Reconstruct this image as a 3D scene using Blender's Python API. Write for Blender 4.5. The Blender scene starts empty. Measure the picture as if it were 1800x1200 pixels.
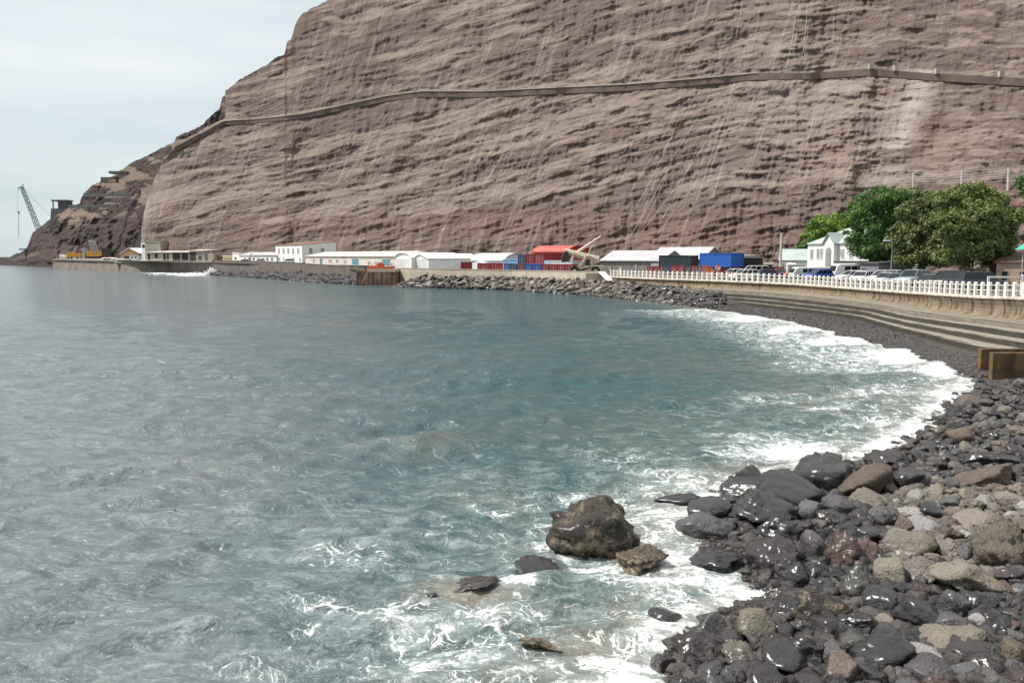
import bpy, bmesh, math, random
import numpy as np
from mathutils import Vector, Matrix, noise as mnoise
R = math.radians
random.seed(11); RNG = np.random.default_rng(7)
S = bpy.context.scene
COL = S.collection

# ---------------------------------------------------------------- camera, sky, sun, exposure
F = 1500.0; CH = 6.0; PITCH = math.atan(150/1500)
cd = bpy.data.cameras.new("camera"); cd.sensor_width = 36; cd.lens = 30.0
cd.clip_start = 0.1; cd.clip_end = 30000
cam = bpy.data.objects.new("camera", cd); COL.objects.link(cam)
cam.location = (0, 0, CH); cam.rotation_euler = (R(90) - PITCH, 0, 0)
S.camera = cam
S.render.resolution_x = 1024; S.render.resolution_y = 682
SUN_AZ = R(-84)      # measured from +Y (straight ahead) towards +X; negative = left
SUN_EL = R(57)
sun_dir = Vector((math.sin(SUN_AZ)*math.cos(SUN_EL), math.cos(SUN_AZ)*math.cos(SUN_EL), math.sin(SUN_EL)))
sl = bpy.data.lights.new("sun", 'SUN'); sl.energy = 5.0; sl.angle = R(0.6); sl.color = (1.0, 0.955, 0.89)
so = bpy.data.objects.new("sun", sl); COL.objects.link(so)
so.rotation_euler = (-sun_dir).to_track_quat('-Z', 'Y').to_euler()
world = bpy.data.worlds.new("World"); S.world = world; world.use_nodes = True
wt = world.node_tree; wt.nodes.clear()
def N(t, ty, **kw):
    n = t.nodes.new(ty)
    for k, v in kw.items(): setattr(n, k, v)
    return n
sky = N(wt, 'ShaderNodeTexSky', sky_type='NISHITA', sun_disc=False)
sky.sun_elevation = SUN_EL; sky.sun_rotation = SUN_AZ
sky.air_density = 1.0; sky.dust_density = 2.5; sky.ozone_density = 1.5
bg1 = N(wt, 'ShaderNodeBackground'); bg1.inputs[1].default_value = 0.11
bg2 = N(wt, 'ShaderNodeBackground'); bg2.inputs[1].default_value = 1.0
tc = N(wt, 'ShaderNodeTexCoord'); mp = N(wt, 'ShaderNodeMapping'); mp.inputs['Scale'].default_value = (1.0, 1.0, 6.0)
nz = N(wt, 'ShaderNodeTexNoise'); nz.inputs['Scale'].default_value = 2.2; nz.inputs['Detail'].default_value = 5; nz.inputs['Roughness'].default_value = 0.5
cr = N(wt, 'ShaderNodeValToRGB'); cr.color_ramp.elements[0].position = 0.3; cr.color_ramp.elements[1].position = 0.72
cr.color_ramp.elements[0].color = (0.53, 0.615, 0.645, 1); cr.color_ramp.elements[1].color = (0.80, 0.815, 0.81, 1)
grd = N(wt, 'ShaderNodeSeparateXYZ'); gr2 = N(wt, 'ShaderNodeMapRange'); gr2.inputs[1].default_value = 0.0; gr2.inputs[2].default_value = 0.35
gr2.inputs[3].default_value = -0.16; gr2.inputs[4].default_value = 0.16
ga = N(wt, 'ShaderNodeMath', operation='ADD')
mx = N(wt, 'ShaderNodeMixShader'); mx.inputs[0].default_value = 0.86
wo = N(wt, 'ShaderNodeOutputWorld')
L = wt.links.new
L(tc.outputs['Generated'], mp.inputs[0]); L(mp.outputs[0], nz.inputs[0]); L(tc.outputs['Generated'], grd.inputs[0])
L(grd.outputs[2], gr2.inputs[0]); L(nz.outputs[0], ga.inputs[0]); L(gr2.outputs[0], ga.inputs[1]); L(ga.outputs[0], cr.inputs[0])
L(sky.outputs[0], bg1.inputs[0]); L(cr.outputs[0], bg2.inputs[0]); L(bg1.outputs[0], mx.inputs[1]); L(bg2.outputs[0], mx.inputs[2]); L(mx.outputs[0], wo.inputs[0])
S.view_settings.view_transform = 'Standard'; S.view_settings.look = 'None'; S.view_settings.exposure = 0.32; S.view_settings.gamma = 1.0; S.view_settings.use_curve_mapping = False
S.cycles.max_bounces = 6; S.cycles.diffuse_bounces = 2; S.cycles.glossy_bounces = 3; S.cycles.transparent_max_bounces = 6
S.cycles.use_adaptive_sampling = True; S.cycles.adaptive_threshold = 0.015; S.cycles.use_denoising = True
S.cycles.sample_clamp_indirect = 4.0

# ---------------------------------------------------------------- pixel (1800x1200 photograph) -> place
CP, SP = math.cos(PITCH), math.sin(PITCH)
def ray(px, py):
    x = (px-900)/F; y = (600-py)/F
    return x, CP + y*SP, -SP + y*CP
def P(px, py, Y):                       # the point on that line of sight at depth Y
    x, dy, dz = ray(px, py); t = Y/dy
    return Vector((x*t, Y, CH + dz*t))
def G(px, py, z=0.0):                   # where it meets the level z
    x, dy, dz = ray(px, py); t = (z-CH)/dz
    return Vector((x*t, dy*t, z))
def ZP(py, Y): return P(900, py, Y).z
def XP(px, Y, py=460): return P(px, py, Y).x
def PX(x, y, z):
    d = y*CP - (z-CH)*SP; u = y*SP + (z-CH)*CP
    return 900 + F*x/d, 600 - F*u/d
def ip(x, xs, ys): return np.interp(x, xs, ys)

# ---------------------------------------------------------------- noise
_T = RNG.random((8, 256, 256))
def vn(x, y, s=0):
    T = _T[s % 8]; x = np.asarray(x, float) + 37.3*s; y = np.asarray(y, float) + 11.7*s
    xi = np.floor(x).astype(int); yi = np.floor(y).astype(int); fx = x-xi; fy = y-yi
    fx = fx*fx*(3-2*fx); fy = fy*fy*(3-2*fy)
    a = T[xi & 255, yi & 255]; b = T[(xi+1) & 255, yi & 255]; c = T[xi & 255, (yi+1) & 255]; d = T[(xi+1) & 255, (yi+1) & 255]
    return (a*(1-fx)+b*fx)*(1-fy) + (c*(1-fx)+d*fx)*fy
def fb(x, y, s=0, o=4, g=0.5):
    r = 0; a = 1; t = 0
    for k in range(o):
        r = r + a*vn(x*2**k, y*2**k, s+k); t += a; a *= g
    return r/t
def sm(x, a, b):
    t = np.clip((x-a)/(b-a), 0, 1); return t*t*(3-2*t)

# ---------------------------------------------------------------- materials
MATS = {}
def newmat(name):
    m = bpy.data.materials.new(name); m.use_nodes = True; t = m.node_tree
    b = t.nodes['Principled BSDF']; MATS[name] = m
    return m, t, b
def mathn(t, op, a, b=None, clamp=False):
    n = N(t, 'ShaderNodeMath', operation=op); n.use_clamp = clamp
    for i, v in enumerate((a, b)):
        if v is None: continue
        if isinstance(v, (int, float)): n.inputs[i].default_value = v
        else: t.links.new(v, n.inputs[i])
    return n.outputs[0]
def mixc(t, f, a, b, mode='MIX'):
    n = N(t, 'ShaderNodeMix', data_type='RGBA', blend_type=mode)
    for i, v in ((0, f), (6, a), (7, b)):
        if isinstance(v, (int, float)): n.inputs[i].default_value = v
        elif isinstance(v, tuple): n.inputs[i].default_value = (*v[:3], 1)
        else: t.links.new(v, n.inputs[i])
    return n.outputs[2]
def noisen(t, vec, scale, detail=4, rough=0.55, dist=0.0):
    n = N(t, 'ShaderNodeTexNoise'); n.inputs['Scale'].default_value = scale; n.inputs['Detail'].default_value = detail
    n.inputs['Roughness'].default_value = rough; n.inputs['Distortion'].default_value = dist
    if vec is not None: t.links.new(vec, n.inputs['Vector'])
    return n.outputs['Fac']
def mapr(t, v, a, b, c=0.0, d=1.0, smooth=False):
    n = N(t, 'ShaderNodeMapRange'); n.clamp = True
    if smooth: n.interpolation_type = 'SMOOTHSTEP'
    t.links.new(v, n.inputs[0])
    for i, q in enumerate((a, b, c, d)):
        if isinstance(q, (int, float)): n.inputs[i+1].default_value = q
        else: t.links.new(q, n.inputs[i+1])
    return n.outputs[0]
def scaled(t, vec, sc):
    n = N(t, 'ShaderNodeMapping'); n.inputs['Scale'].default_value = sc; t.links.new(vec, n.inputs[0]); return n.outputs[0]
def bumpn(t, h, strength, dist=0.1, nrm=None):
    n = N(t, 'ShaderNodeBump'); n.inputs['Strength'].default_value = strength; n.inputs['Distance'].default_value = dist
    t.links.new(h, n.inputs['Height'])
    if nrm is not None: t.links.new(nrm, n.inputs['Normal'])
    return n.outputs[0]
def pos(t): return N(t, 'ShaderNodeNewGeometry').outputs['Position']
def attr(t, name):
    n = N(t, 'ShaderNodeAttribute'); n.attribute_name = name; return n.outputs['Fac']
def pm(name, c1, c2=None, scale=1.5, rough=0.8, bump=0.15, bscale=12.0, spec=0.3, metal=0.0, streak=0.0, coat=0.0):
    if name in MATS: return MATS[name]
    m, t, b = newmat(name); p = pos(t)
    c2 = c2 or tuple(min(1, v*0.72) for v in c1)
    f = mapr(t, noisen(t, p, scale, 6, 0.6), 0.35, 0.7)
    c = mixc(t, f, c1, c2)
    if streak:
        s = mapr(t, noisen(t, scaled(t, p, (1, 1, 0.12)), 2.6, 4, 0.6), 0.48, 0.68)
        c = mixc(t, mathn(t, 'MULTIPLY', s, streak), c, tuple(v*0.35 for v in c2))
    t.links.new(c, b.inputs['Base Color']); b.inputs['Roughness'].default_value = rough
    b.inputs['Specular IOR Level'].default_value = spec; b.inputs['Metallic'].default_value = metal
    if coat: b.inputs['Coat Weight'].default_value = coat; b.inputs['Coat Roughness'].default_value = 0.08
    if bump: t.links.new(bumpn(t, noisen(t, p, bscale, 5, 0.6), bump, 0.05), b.inputs['Normal'])
    return m

white_wall = pm('white_render', (0.80, 0.80, 0.785), (0.68, 0.675, 0.65), 0.8, streak=0.12)
cream_wall = pm('cream_render', (0.62, 0.56, 0.44), (0.46, 0.41, 0.32), 0.9, streak=0.3)
green_wall = pm('pale_green_render', (0.62, 0.66, 0.62), (0.50, 0.54, 0.50), 0.8, streak=0.15)
stone_wall = pm('grey_stone', (0.24, 0.225, 0.205), (0.14, 0.125, 0.115), 1.6, bump=0.5, bscale=4, streak=0.3)
block_wall = pm('grey_block', (0.36, 0.34, 0.27), (0.28, 0.26, 0.21), 0.8, streak=0.3)
roof_grey = pm('grey_sheet_roof', (0.42, 0.42, 0.43), (0.34, 0.33, 0.34), 0.5, rough=0.5)
roof_pale = pm('pale_sheet_roof', (0.55, 0.50, 0.45), (0.42, 0.37, 0.33), 0.5, rough=0.6)
roof_green = pm('grey_green_roof', (0.36, 0.41, 0.39), (0.28, 0.33, 0.31), 0.7, rough=0.6)
roof_white = pm('white_roof', (0.74, 0.75, 0.74), (0.62, 0.62, 0.6), 0.7, rough=0.5)
roof_rust = pm('rusty_roof', (0.30, 0.14, 0.09), (0.16, 0.09, 0.07), 1.0)
roof_red = pm('red_sheet_roof', (0.46, 0.10, 0.085), (0.34, 0.07, 0.06), 0.6, rough=0.55)
red_wall = pm('red_panel', (0.42, 0.055, 0.035), (0.30, 0.04, 0.03), 0.6, rough=0.6)
glass = pm('window_glass', (0.012, 0.016, 0.02), (0.02, 0.025, 0.03), 0.6, rough=0.08, bump=0, spec=0.35)
glass2 = pm('shutter_grey', (0.30, 0.32, 0.33), (0.2, 0.22, 0.23), 0.6)
teal = pm('teal_paint', (0.10, 0.27, 0.31), (0.07, 0.20, 0.24), 0.6, rough=0.6)
darkm = pm('dark_metal', (0.035, 0.032, 0.035), (0.06, 0.05, 0.05), 2, rough=0.5)
darkin = pm('dark_interior', (0.03, 0.02, 0.02), (0.05, 0.035, 0.03), 2)
woodm = pm('brown_timber', (0.30, 0.20, 0.10), (0.20, 0.13, 0.07), 2)
yellow = pm('yellow_machine_paint', (0.66, 0.34, 0.03), (0.45, 0.22, 0.03), 1.5, rough=0.45)
orange = pm('orange_paint', (0.50, 0.10, 0.03), (0.28, 0.06, 0.03), 1.5, rough=0.6)
creamp = pm('cream_machine_paint', (0.62, 0.55, 0.42), (0.36, 0.28, 0.2), 2.2, rough=0.55, streak=0.3)
greym = pm('galvanised_metal', (0.42, 0.43, 0.44), (0.3, 0.3, 0.31), 3, rough=0.5)
whitep = pm('white_fence_paint', (0.78, 0.77, 0.73), (0.6, 0.56, 0.48), 3.5, rough=0.6, streak=0.35)
tyre = pm('tyre_rubber', (0.025, 0.025, 0.026), (0.04, 0.038, 0.036), 6, rough=0.85)
rimm = pm('wheel_rim', (0.4, 0.41, 0.42), (0.25, 0.25, 0.26), 6, rough=0.35, metal=0.6)
lampm = pm('lamp_lens', (0.7, 0.7, 0.68), (0.55, 0.55, 0.55), 6, rough=0.15, bump=0)
tail = pm('tail_lens', (0.4, 0.02, 0.02), (0.3, 0.02, 0.02), 6, rough=0.2, bump=0)
netm = pm('net_cable_steel', (0.62, 0.58, 0.54), (0.5, 0.46, 0.42), 0.3, rough=0.6, bump=0)

# ---------------------------------------------------------------- mesh building
class MB:
    def __init__(s): s.v = []; s.f = []
    def add(s, vs, fs):
        o = len(s.v); s.v += [tuple(v) for v in vs]; s.f += [tuple(i+o for i in f) for f in fs]; return s
    def box(s, x0, x1, y0, y1, z0, z1, M=None):
        vs = [Vector(q) for q in ((x0,y0,z0),(x1,y0,z0),(x1,y1,z0),(x0,y1,z0),(x0,y0,z1),(x1,y0,z1),(x1,y1,z1),(x0,y1,z1))]
        if M is not None: vs = [M @ q for q in vs]
        return s.add(vs, [(0,3,2,1),(4,5,6,7),(0,1,5,4),(1,2,6,5),(2,3,7,6),(3,0,4,7)])
    def prism(s, poly, a, b, axis='y'):             # poly in the two other axes, extruded a..b
        n = len(poly)
        f = {'y': lambda p, q: (p[0], q, p[1]), 'x': lambda p, q: (q, p[0], p[1]), 'z': lambda p, q: (p[0], p[1], q)}[axis]
        vs = [f(p, a) for p in poly] + [f(p, b) for p in poly]
        fs = [tuple(range(n)), tuple(range(2*n-1, n-1, -1))] + [(i, i+n, (i+1) % n+n, (i+1) % n) for i in range(n)]
        return s.add(vs, fs)
    def tube(s, p, q, r, r2=None, n=6):
        p = Vector(p); q = Vector(q); d = (q-p).normalized(); r2 = r if r2 is None else r2
        u = d.cross(Vector((0, 0, 1)) if abs(d.z) < 0.9 else Vector((1, 0, 0))).normalized(); w = d.cross(u)
        vs = [p + (u*math.cos(t)+w*math.sin(t))*r for t in [2*math.pi*i/n for i in range(n)]]
        vs += [q + (u*math.cos(t)+w*math.sin(t))*r2 for t in [2*math.pi*i/n for i in range(n)]]
        return s.add(vs, [(i, (i+1) % n, (i+1) % n+n, i+n) for i in range(n)] + [tuple(range(n-1, -1, -1)), tuple(range(n, 2*n))])
    def path(s, pts, r, n=5):
        vs = []; fs = []; m = len(pts)
        for i, p in enumerate(pts):
            d = (Vector(pts[min(i+1, m-1)])-Vector(pts[max(i-1, 0)])).normalized()
            u = d.cross(Vector((0, 0, 1)) if abs(d.z) < 0.95 else Vector((1, 0, 0))).normalized(); w = d.cross(u)
            vs += [Vector(p)+(u*math.cos(2*math.pi*k/n)+w*math.sin(2*math.pi*k/n))*r for k in range(n)]
        for i in range(m-1):
            fs += [(i*n+k, i*n+(k+1) % n, (i+1)*n+(k+1) % n, (i+1)*n+k) for k in range(n)]
        return s.add(vs, fs)
    def loft(s, rings, cap=True):
        n = len(rings[0]); vs = [p for r in rings for p in r]; fs = []
        for i in range(len(rings)-1):
            fs += [(i*n+k, i*n+(k+1) % n, (i+1)*n+(k+1) % n, (i+1)*n+k) for k in range(n)]
        if cap: fs += [tuple(range(n-1, -1, -1)), tuple(range((len(rings)-1)*n, len(rings)*n))]
        return s.add(vs, fs)
    def build(s, name, m, parent=None, smooth=False, bevel=0.0, fix=True):
        me = bpy.data.meshes.new(name); me.from_pydata([tuple(v) for v in s.v], [], s.f)
        if fix:
            bm = bmesh.new(); bm.from_mesh(me)
            if bevel: bmesh.ops.bevel(bm, geom=[e for e in bm.edges if e.calc_face_angle(0) > 0.5], offset=bevel, segments=2, affect='EDGES', profile=0.5)
            bmesh.ops.recalc_face_normals(bm, faces=bm.faces); bm.to_mesh(me); bm.free()
        me.materials.append(m); me.update()
        if smooth: me.polygons.foreach_set('use_smooth', [True]*len(me.polygons))
        o = bpy.data.objects.new(name, me); COL.objects.link(o)
        if parent is not None: o.parent = parent
        return o
def tag(o, label=None, cat=None, group=None, kind=None):
    if label: o['label'] = label
    if cat: o['category'] = cat
    if group: o['group'] = group
    if kind: o['kind'] = kind
    return o
def thing(name, label, cat, loc=(0, 0, 0), rz=0.0, group=None):
    o = bpy.data.objects.new(name, None); COL.objects.link(o); o.empty_display_size = 0.3
    o.location = loc; o.rotation_euler = (0, 0, rz); return tag(o, label, cat, group)
def npmesh(name, V, Fq, m, smooth=True, attrs=None, parent=None):
    V = np.asarray(V, np.float32); Fq = np.asarray(Fq, np.int32); k = Fq.shape[1]
    me = bpy.data.meshes.new(name)
    me.vertices.add(len(V)); me.vertices.foreach_set('co', V.ravel())
    me.loops.add(Fq.size); me.loops.foreach_set('vertex_index', Fq.ravel())
    me.polygons.add(len(Fq)); me.polygons.foreach_set('loop_start', np.arange(0, Fq.size, k, dtype=np.int32))
    me.polygons.foreach_set('use_smooth', np.full(len(Fq), smooth)); me.update(calc_edges=True)
    for n, a in (attrs or {}).items():
        at = me.attributes.new(n, 'FLOAT', 'POINT'); at.data.foreach_set('value', np.asarray(a, np.float32).ravel())
    me.materials.append(m)
    o = bpy.data.objects.new(name, me); COL.objects.link(o)
    if parent is not None: o.parent = parent
    return o
def gridfaces(nr, nc, flip=False):
    i = np.arange(nr*nc).reshape(nr, nc)
    q = np.stack([i[:-1, :-1], i[:-1, 1:], i[1:, 1:], i[1:, :-1]], -1).reshape(-1, 4)
    return q[:, ::-1] if flip else q
def copy_tree(o, parent=None):
    c = o.copy(); COL.objects.link(c)
    if parent is not None: c.parent = parent
    for ch in [x for x in o.children]: copy_tree(ch, c)
    return c

# ================================================================ THE CLIFF
def cliff_mat():
    m, t, b = newmat('cliff_rock'); p = pos(t)
    dust = attr(t, 'dust'); red = attr(t, 'red'); veil = attr(t, 'veil')
    n1 = noisen(t, p, 0.06, 8, 0.6); n2 = noisen(t, p, 0.7, 6, 0.65); n3 = noisen(t, scaled(t, p, (1, 1, 0.18)), 0.5, 5, 0.65)
    rock = mixc(t, mapr(t, n1, 0.35, 0.65), (0.108, 0.079, 0.074), (0.150, 0.112, 0.099))
    rock = mixc(t, mapr(t, n3, 0.45, 0.75, 0, 0.6), rock, (0.20, 0.155, 0.13))
    rock = mixc(t, mathn(t, 'MULTIPLY', mapr(t, red, 0.0, 1.0, 0, 0.8), mapr(t, n2, 0.3, 0.6)), rock, (0.21, 0.10, 0.07))
    d = mixc(t, mapr(t, n2, 0.35, 0.68), (0.240, 0.193, 0.163), (0.165, 0.130, 0.113))
    d = mixc(t, mapr(t, n1, 0.5, 0.7), d, (0.20, 0.165, 0.145))
    dd = mathn(t, 'ADD', dust, mathn(t, 'MULTIPLY', mathn(t, 'SUBTRACT', n2, 0.5), 1.1))
    c = mixc(t, mapr(t, dd, 0.34, 0.95, smooth=True), rock, d)
    sp = N(t, 'ShaderNodeSeparateXYZ'); t.links.new(p, sp.inputs[0]); cx = N(t, 'ShaderNodeCombineXYZ')
    zz = mathn(t, 'SUBTRACT', sp.outputs[2], mathn(t, 'MULTIPLY', sp.outputs[0], 0.16))
    for i_, o_ in ((0, mathn(t, 'MULTIPLY', sp.outputs[0], .045)), (1, mathn(t, 'MULTIPLY', sp.outputs[1], .045)), (2, mathn(t, 'MULTIPLY', zz, .55))): t.links.new(o_, cx.inputs[i_])
    ns = noisen(t, cx.outputs[0], 1.0, 9, 0.68, 0.25)
    c = mixc(t, mapr(t, ns, .40, .53, .3, 0), c, (0.06, 0.042, 0.038))
    c = mixc(t, mathn(t, 'MULTIPLY', red, 0.3), c, (0.26, 0.115, 0.08))
    c = mixc(t, mathn(t, 'MULTIPLY', veil, 0.7), c, (0.36, 0.33, 0.30))
    t.links.new(c, b.inputs['Base Color']); b.inputs['Roughness'].default_value = 0.95; b.inputs['Specular IOR Level'].default_value = 0.15
    h = mathn(t, 'ADD', noisen(t, p, 0.45, 8, 0.68), mathn(t, 'ADD', mathn(t, 'MULTIPLY', n3, 0.4), mathn(t, 'MULTIPLY', ns, 2.6)))
    t.links.new(bumpn(t, h, 0.55, 1.4), b.inputs['Normal'])
    return m
M_cliff = cliff_mat()

ROADX = [236, 300, 395, 450, 530, 600, 680, 740, 850, 950, 1100, 1200, 1330, 1420, 1530, 1640, 1800, 2400]
ROADY = [300, 262, 212, 209, 200, 185, 168, 160, 160, 155, 148, 140, 128, 127, 120, 128, 136, 150]
def tilt(x): return ip(x, [200, 400, 700, 1100, 1300, 1600, 1900], [0, 40, 105, 205, 245, 265, 270])
gx = np.arange(230, 2302, 2.0); gy = np.arange(500, -301, -2.0)     # rows from the foot upward
GX, GY = np.meshgrid(gx, gy)
warp = 24*(fb(GX/190, GY/120, 1, 3)-0.5) + 6*(fb(GX/50, GY/34, 2, 3)-0.5)
sc = GY + tilt(GX) + warp
q = GX - 0.2*GY
b1 = fb(q/260, sc/30, 3, 2); b2 = fb(q/130, sc/9.5, 4, 3); b3 = fb(q/45, sc/3.8, 5, 3)
band = 0.32*b1 + 0.40*b2 + 0.28*b3
right = sm(GX, 1480, 1640)
hard = 0.75*sm(band, 0.42, 0.58) + 0.25*sm(b3+0.3*b2, 0.5, 0.75)
theta = 40 + 36*hard
theta = theta*(1-0.45*right) + 0.45*right*(44 + 34*sm(fb(GX/40, GY/13, 6, 4), 0.42, 0.62))
basel = ip(GX, [236, 300, 360, 560, 700, 900, 1100, 1250, 1400, 1500, 1560, 2300], [470, 440, 385, 398, 385, 352, 338, 345, 340, 335, 600, 600])
bf = sm(GY + 14*(fb(GX/40, GY/30, 2, 3)-.5), basel-6, basel+10)
theta = theta*(1-bf) + bf*(70 + 12*b2)
dark = np.zeros_like(GX)
for cx, cy, rx, ry in ((622, 132, 75, 20), (905, 100, 60, 24), (700, 50, 60, 22), (1150, 28, 170, 16), (560, 150, 40, 14), (470, 185, 60, 12),
                       (980, 18, 60, 20), (1010, 95, 90, 14), (540, 60, 30, 40), (1080, 98, 60, 10), (1420, 345, 60, 22)):
    u = ((GX-cx)/rx)**2 + ((GY-cy+0.15*(GX-cx))/ry)**2
    dark = np.maximum(dark, np.exp(-u**1.5) * (0.6+0.8*fb(GX/14, GY/9, 1, 3)))
dark = np.clip(dark*1.3, 0, 1)
theta = theta*(1-dark) + 80*dark
ry_ = ip(GX, ROADX, ROADY)
wallh = ip(GX, [236, 395, 700, 1000, 1530, 1800], [10, 6, 9, 10.5, 11.5, 14])
ww_ = np.clip(np.minimum(GY+1, ry_+wallh)-np.maximum(GY-1, ry_-1), 0, 2)/2; wp_ = np.clip(np.minimum(GY+1, ry_-1)-np.maximum(GY-1, ry_-3.1), 0, 2)/2
inwall = (GY >= ry_-1) & (GY <= ry_+wallh); inpath = (GY < ry_-1) & (GY >= ry_-3.1)
theta = np.clip(theta, 12, 86)
E = np.tan(np.arctan(((600-GY)/F)) - PITCH)          # elevation tangent of each row
Ybase = ip(gx, [230, 245, 400, 500, 600, 800, 1000, 1200, 1400, 1600, 1800, 2300], [375, 375, 332, 302, 282, 252, 226, 197, 168, 152, 140, 112])
D = np.zeros_like(GX); D[0] = Ybase; Dr = Ybase.copy()
for i in range(1, len(gy)):
    de = E[i]-E[i-1]; th = np.tan(np.radians(theta[i]))
    rate = wp_[i]*4.5 + ww_[i]/(14.3-E[i]) + np.clip(1-wp_[i]-ww_[i], 0, 1)/np.maximum(th - E[i], 0.22)
    Dr = Dr + Dr*de/np.maximum(math.tan(R(54)) - E[i], 0.22)
    D[i] = D[i-1] + D[i-1]*de*rate
    pull = 0.06*(1-np.clip(wp_[i]+ww_[i], 0, 1))
    D[i] -= pull*(D[i]-Dr)*np.where(gy[i] > 446, 0, 1)
def lpx(A, sg):
    k = np.exp(-0.5*(np.arange(-int(3*sg), int(3*sg)+1)/sg)**2); k /= k.sum(); pad = len(k)//2
    return np.array([np.convolve(np.pad(row, pad, mode='edge'), k, mode='valid') for row in A])
ee = D-Dr[None, :]*0; ee = D - lpx(D, 260); D = D - 0.92*lpx(ee, 17)
D = D + 16*(1-sm(GX, 262, 330))*sm(GY, 380, 430)
steep = sm(theta, 55, 78)
calm = (1-.45*right)*np.where((GY < ry_+wallh+3) & (GY > ry_-5), 0.1, 1.0)
rib = (fb(GX/6.5, GY/45, 3, 3)-0.5)*1.7*steep + (fb(GX/3.6, GY/3.6, 5, 3)-0.5)*1.0
gul = (fb((GX+0.25*GY)/70, GY/200, 6, 3)-0.5)*6 + (fb((GX+.25*GY)/26, GY/60, 7, 3)-0.5)*2.4
med = (fb(q/24, sc/5, 1, 3)-0.5)*1.5 + (fb(q/60, sc/12, 2, 3)-0.5)*2.6
D = D + (rib+med)*calm + gul*(1-.5*right)
EDGEX = [246, 246, 248, 254, 264, 276, 288, 306, 330, 365, 396, 420]
EDGEY = [520, 440, 400, 370, 335, 302, 282, 264, 242, 222, 208, 190]
left = ip(GY, EDGEY[::-1], EDGEX[::-1])
D = D + 34*np.exp(-np.clip(GX-left, 0, None)/11.0)*sm(GY-ry_, -3, 60) + 10*np.exp(-np.clip(GX-left, 0, None)/30.0)*sm(GY-ry_, -3, 60)
def surf_depth(px, py):
    fx = (np.asarray(px, float)-gx[0])/2; fy = (gy[0]-np.asarray(py, float))/2
    x0 = np.clip(np.floor(fx).astype(int), 0, len(gx)-2); y0 = np.clip(np.floor(fy).astype(int), 0, len(gy)-2)
    a = np.clip(fx-x0, 0, 1); b = np.clip(fy-y0, 0, 1)
    return (D[y0, x0]*(1-a)+D[y0, x0+1]*a)*(1-b) + (D[y0+1, x0]*(1-a)+D[y0+1, x0+1]*a)*b
def field(A, px, py):
    x0 = np.clip(((px-gx[0])/2).astype(int), 0, len(gx)-1); y0 = np.clip(((gy[0]-py)/2).astype(int), 0, len(gy)-1)
    return A[y0, x0]
def SP_(px, py, off=0.0):
    return P(px, py, float(surf_depth(px, py)) - off)
dustShadeA = np.clip(1.0-sm(theta, 42, 70) + 0.15, 0, 1)  # dust on gentler slopes; its contrast also puts ledge shading into the colour
dustShadeA = np.maximum(dustShadeA, wp_)
redA = np.zeros_like(GX)
for cx, cy, rx, ry, a in ((1470, 275, 60, 35, .9), (1650, 250, 90, 40, .5), (1200, 415, 200, 30, .5), (600, 400, 160, 35, .35), (280, 380, 30, 40, .5), (1750, 360, 60, 25, .7), (900, 395, 150, 25, .45), (1550, 160, 90, 30, .4)):
    redA = np.maximum(redA, a*np.exp(-((GX-cx)/rx)**2-((GY-cy)/ry)**2))
redA *= 0.6*(0.5+fb(GX/20, GY/14, 2, 3))
xs_ = ip(GY, [120, 260], [1645, 1590])
veilA = 0.75*np.exp(-((GX-xs_+14)/26)**2)*(GY > 122)*(GY < 262) + 0.45*sm(GX, 1150, 1560)*(1-sm(GX-xs_, -6, 4))*(GY > 110)*(GY < 330)*fb(GX/90, GY/60, 4, 3)
edgeveil = 0.75*np.exp(-np.clip(GX-left, 0, None)/14.0)*(GY > ry_)*sm(fb(GX/4, GY/50, 2, 3), .35, .65)
veilA = np.maximum(veilA, edgeveil)
vs_ = fb((GX+0.32*GY)/3.2, GY/160, 6, 2); veilA = np.clip(veilA + 0.36*sm(vs_, 0.62, 0.85)*(GX < 1600), 0, 1)
TOPX = [246, 300, 330, 365, 380, 386, 391, 420, 445, 470, 488, 500, 504, 512, 520, 528, 545, 562, 575, 600, 700, 2400]
TOPY = [262, 262, 244, 213, 190, 172, 163, 142, 128, 113, 100, 97, 76, 70, 42, 28, 16, 10, 0, -30, -200, -290]
pxs = np.concatenate([np.arange(246, 900, 1.7), np.arange(900, 1850, 2.0), np.arange(1850, 2290, 5.0)])
def front_sheet(pxs, nv):
    v = np.linspace(0, 1, nv)
    top = ip(pxs, TOPX, TOPY) + 3.0*(fb(pxs/7, pxs*0, 2, 3)-0.5)*np.where(pxs < 700, 1, 0)*2
    # left of the ridge's foot the sheet stops at its rounded edge
    edgetop = ip(pxs, EDGEX[1:], EDGEY[1:])
    if pxs[-1] < 400: top = edgetop
    PYg = 500 + (top[None, :]-500)*v[:, None]; PXg = np.broadcast_to(pxs, PYg.shape).copy()
    Dg = surf_depth(PXg, PYg)
    x = (PXg-900)/F; y = (600-PYg)/F; dy = CP+y*SP; tt = Dg/dy
    V = np.stack([x*tt, Dg, CH+(-SP+y*CP)*tt], -1)
    at = [field(A, PXg, PYg) for A in (dustShadeA, redA, veilA)]
    back = []
    for k, (dY, dz) in enumerate(((6, 1), (25, -4), (90, -60), (160, -170))):
        B = V[-1].copy(); B[:, 1] += dY; B[:, 0] += dY*0.4; B[:, 2] = np.maximum(B[:, 2]+dz, -3); back.append(B)
    V = np.concatenate([V, np.array(back)], 0)
    at = [np.concatenate([a, np.repeat(a[-1:], 4, 0)], 0) for a in at]
    return V.reshape(-1, 3), gridfaces(V.shape[0], V.shape[1]), [a.ravel() for a in at]
_a = front_sheet(np.concatenate([np.arange(246, 396, 1.7), [396.0]]), 260); _b = front_sheet(np.concatenate([[396.0], pxs[pxs > 396.5]]), 380)
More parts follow.
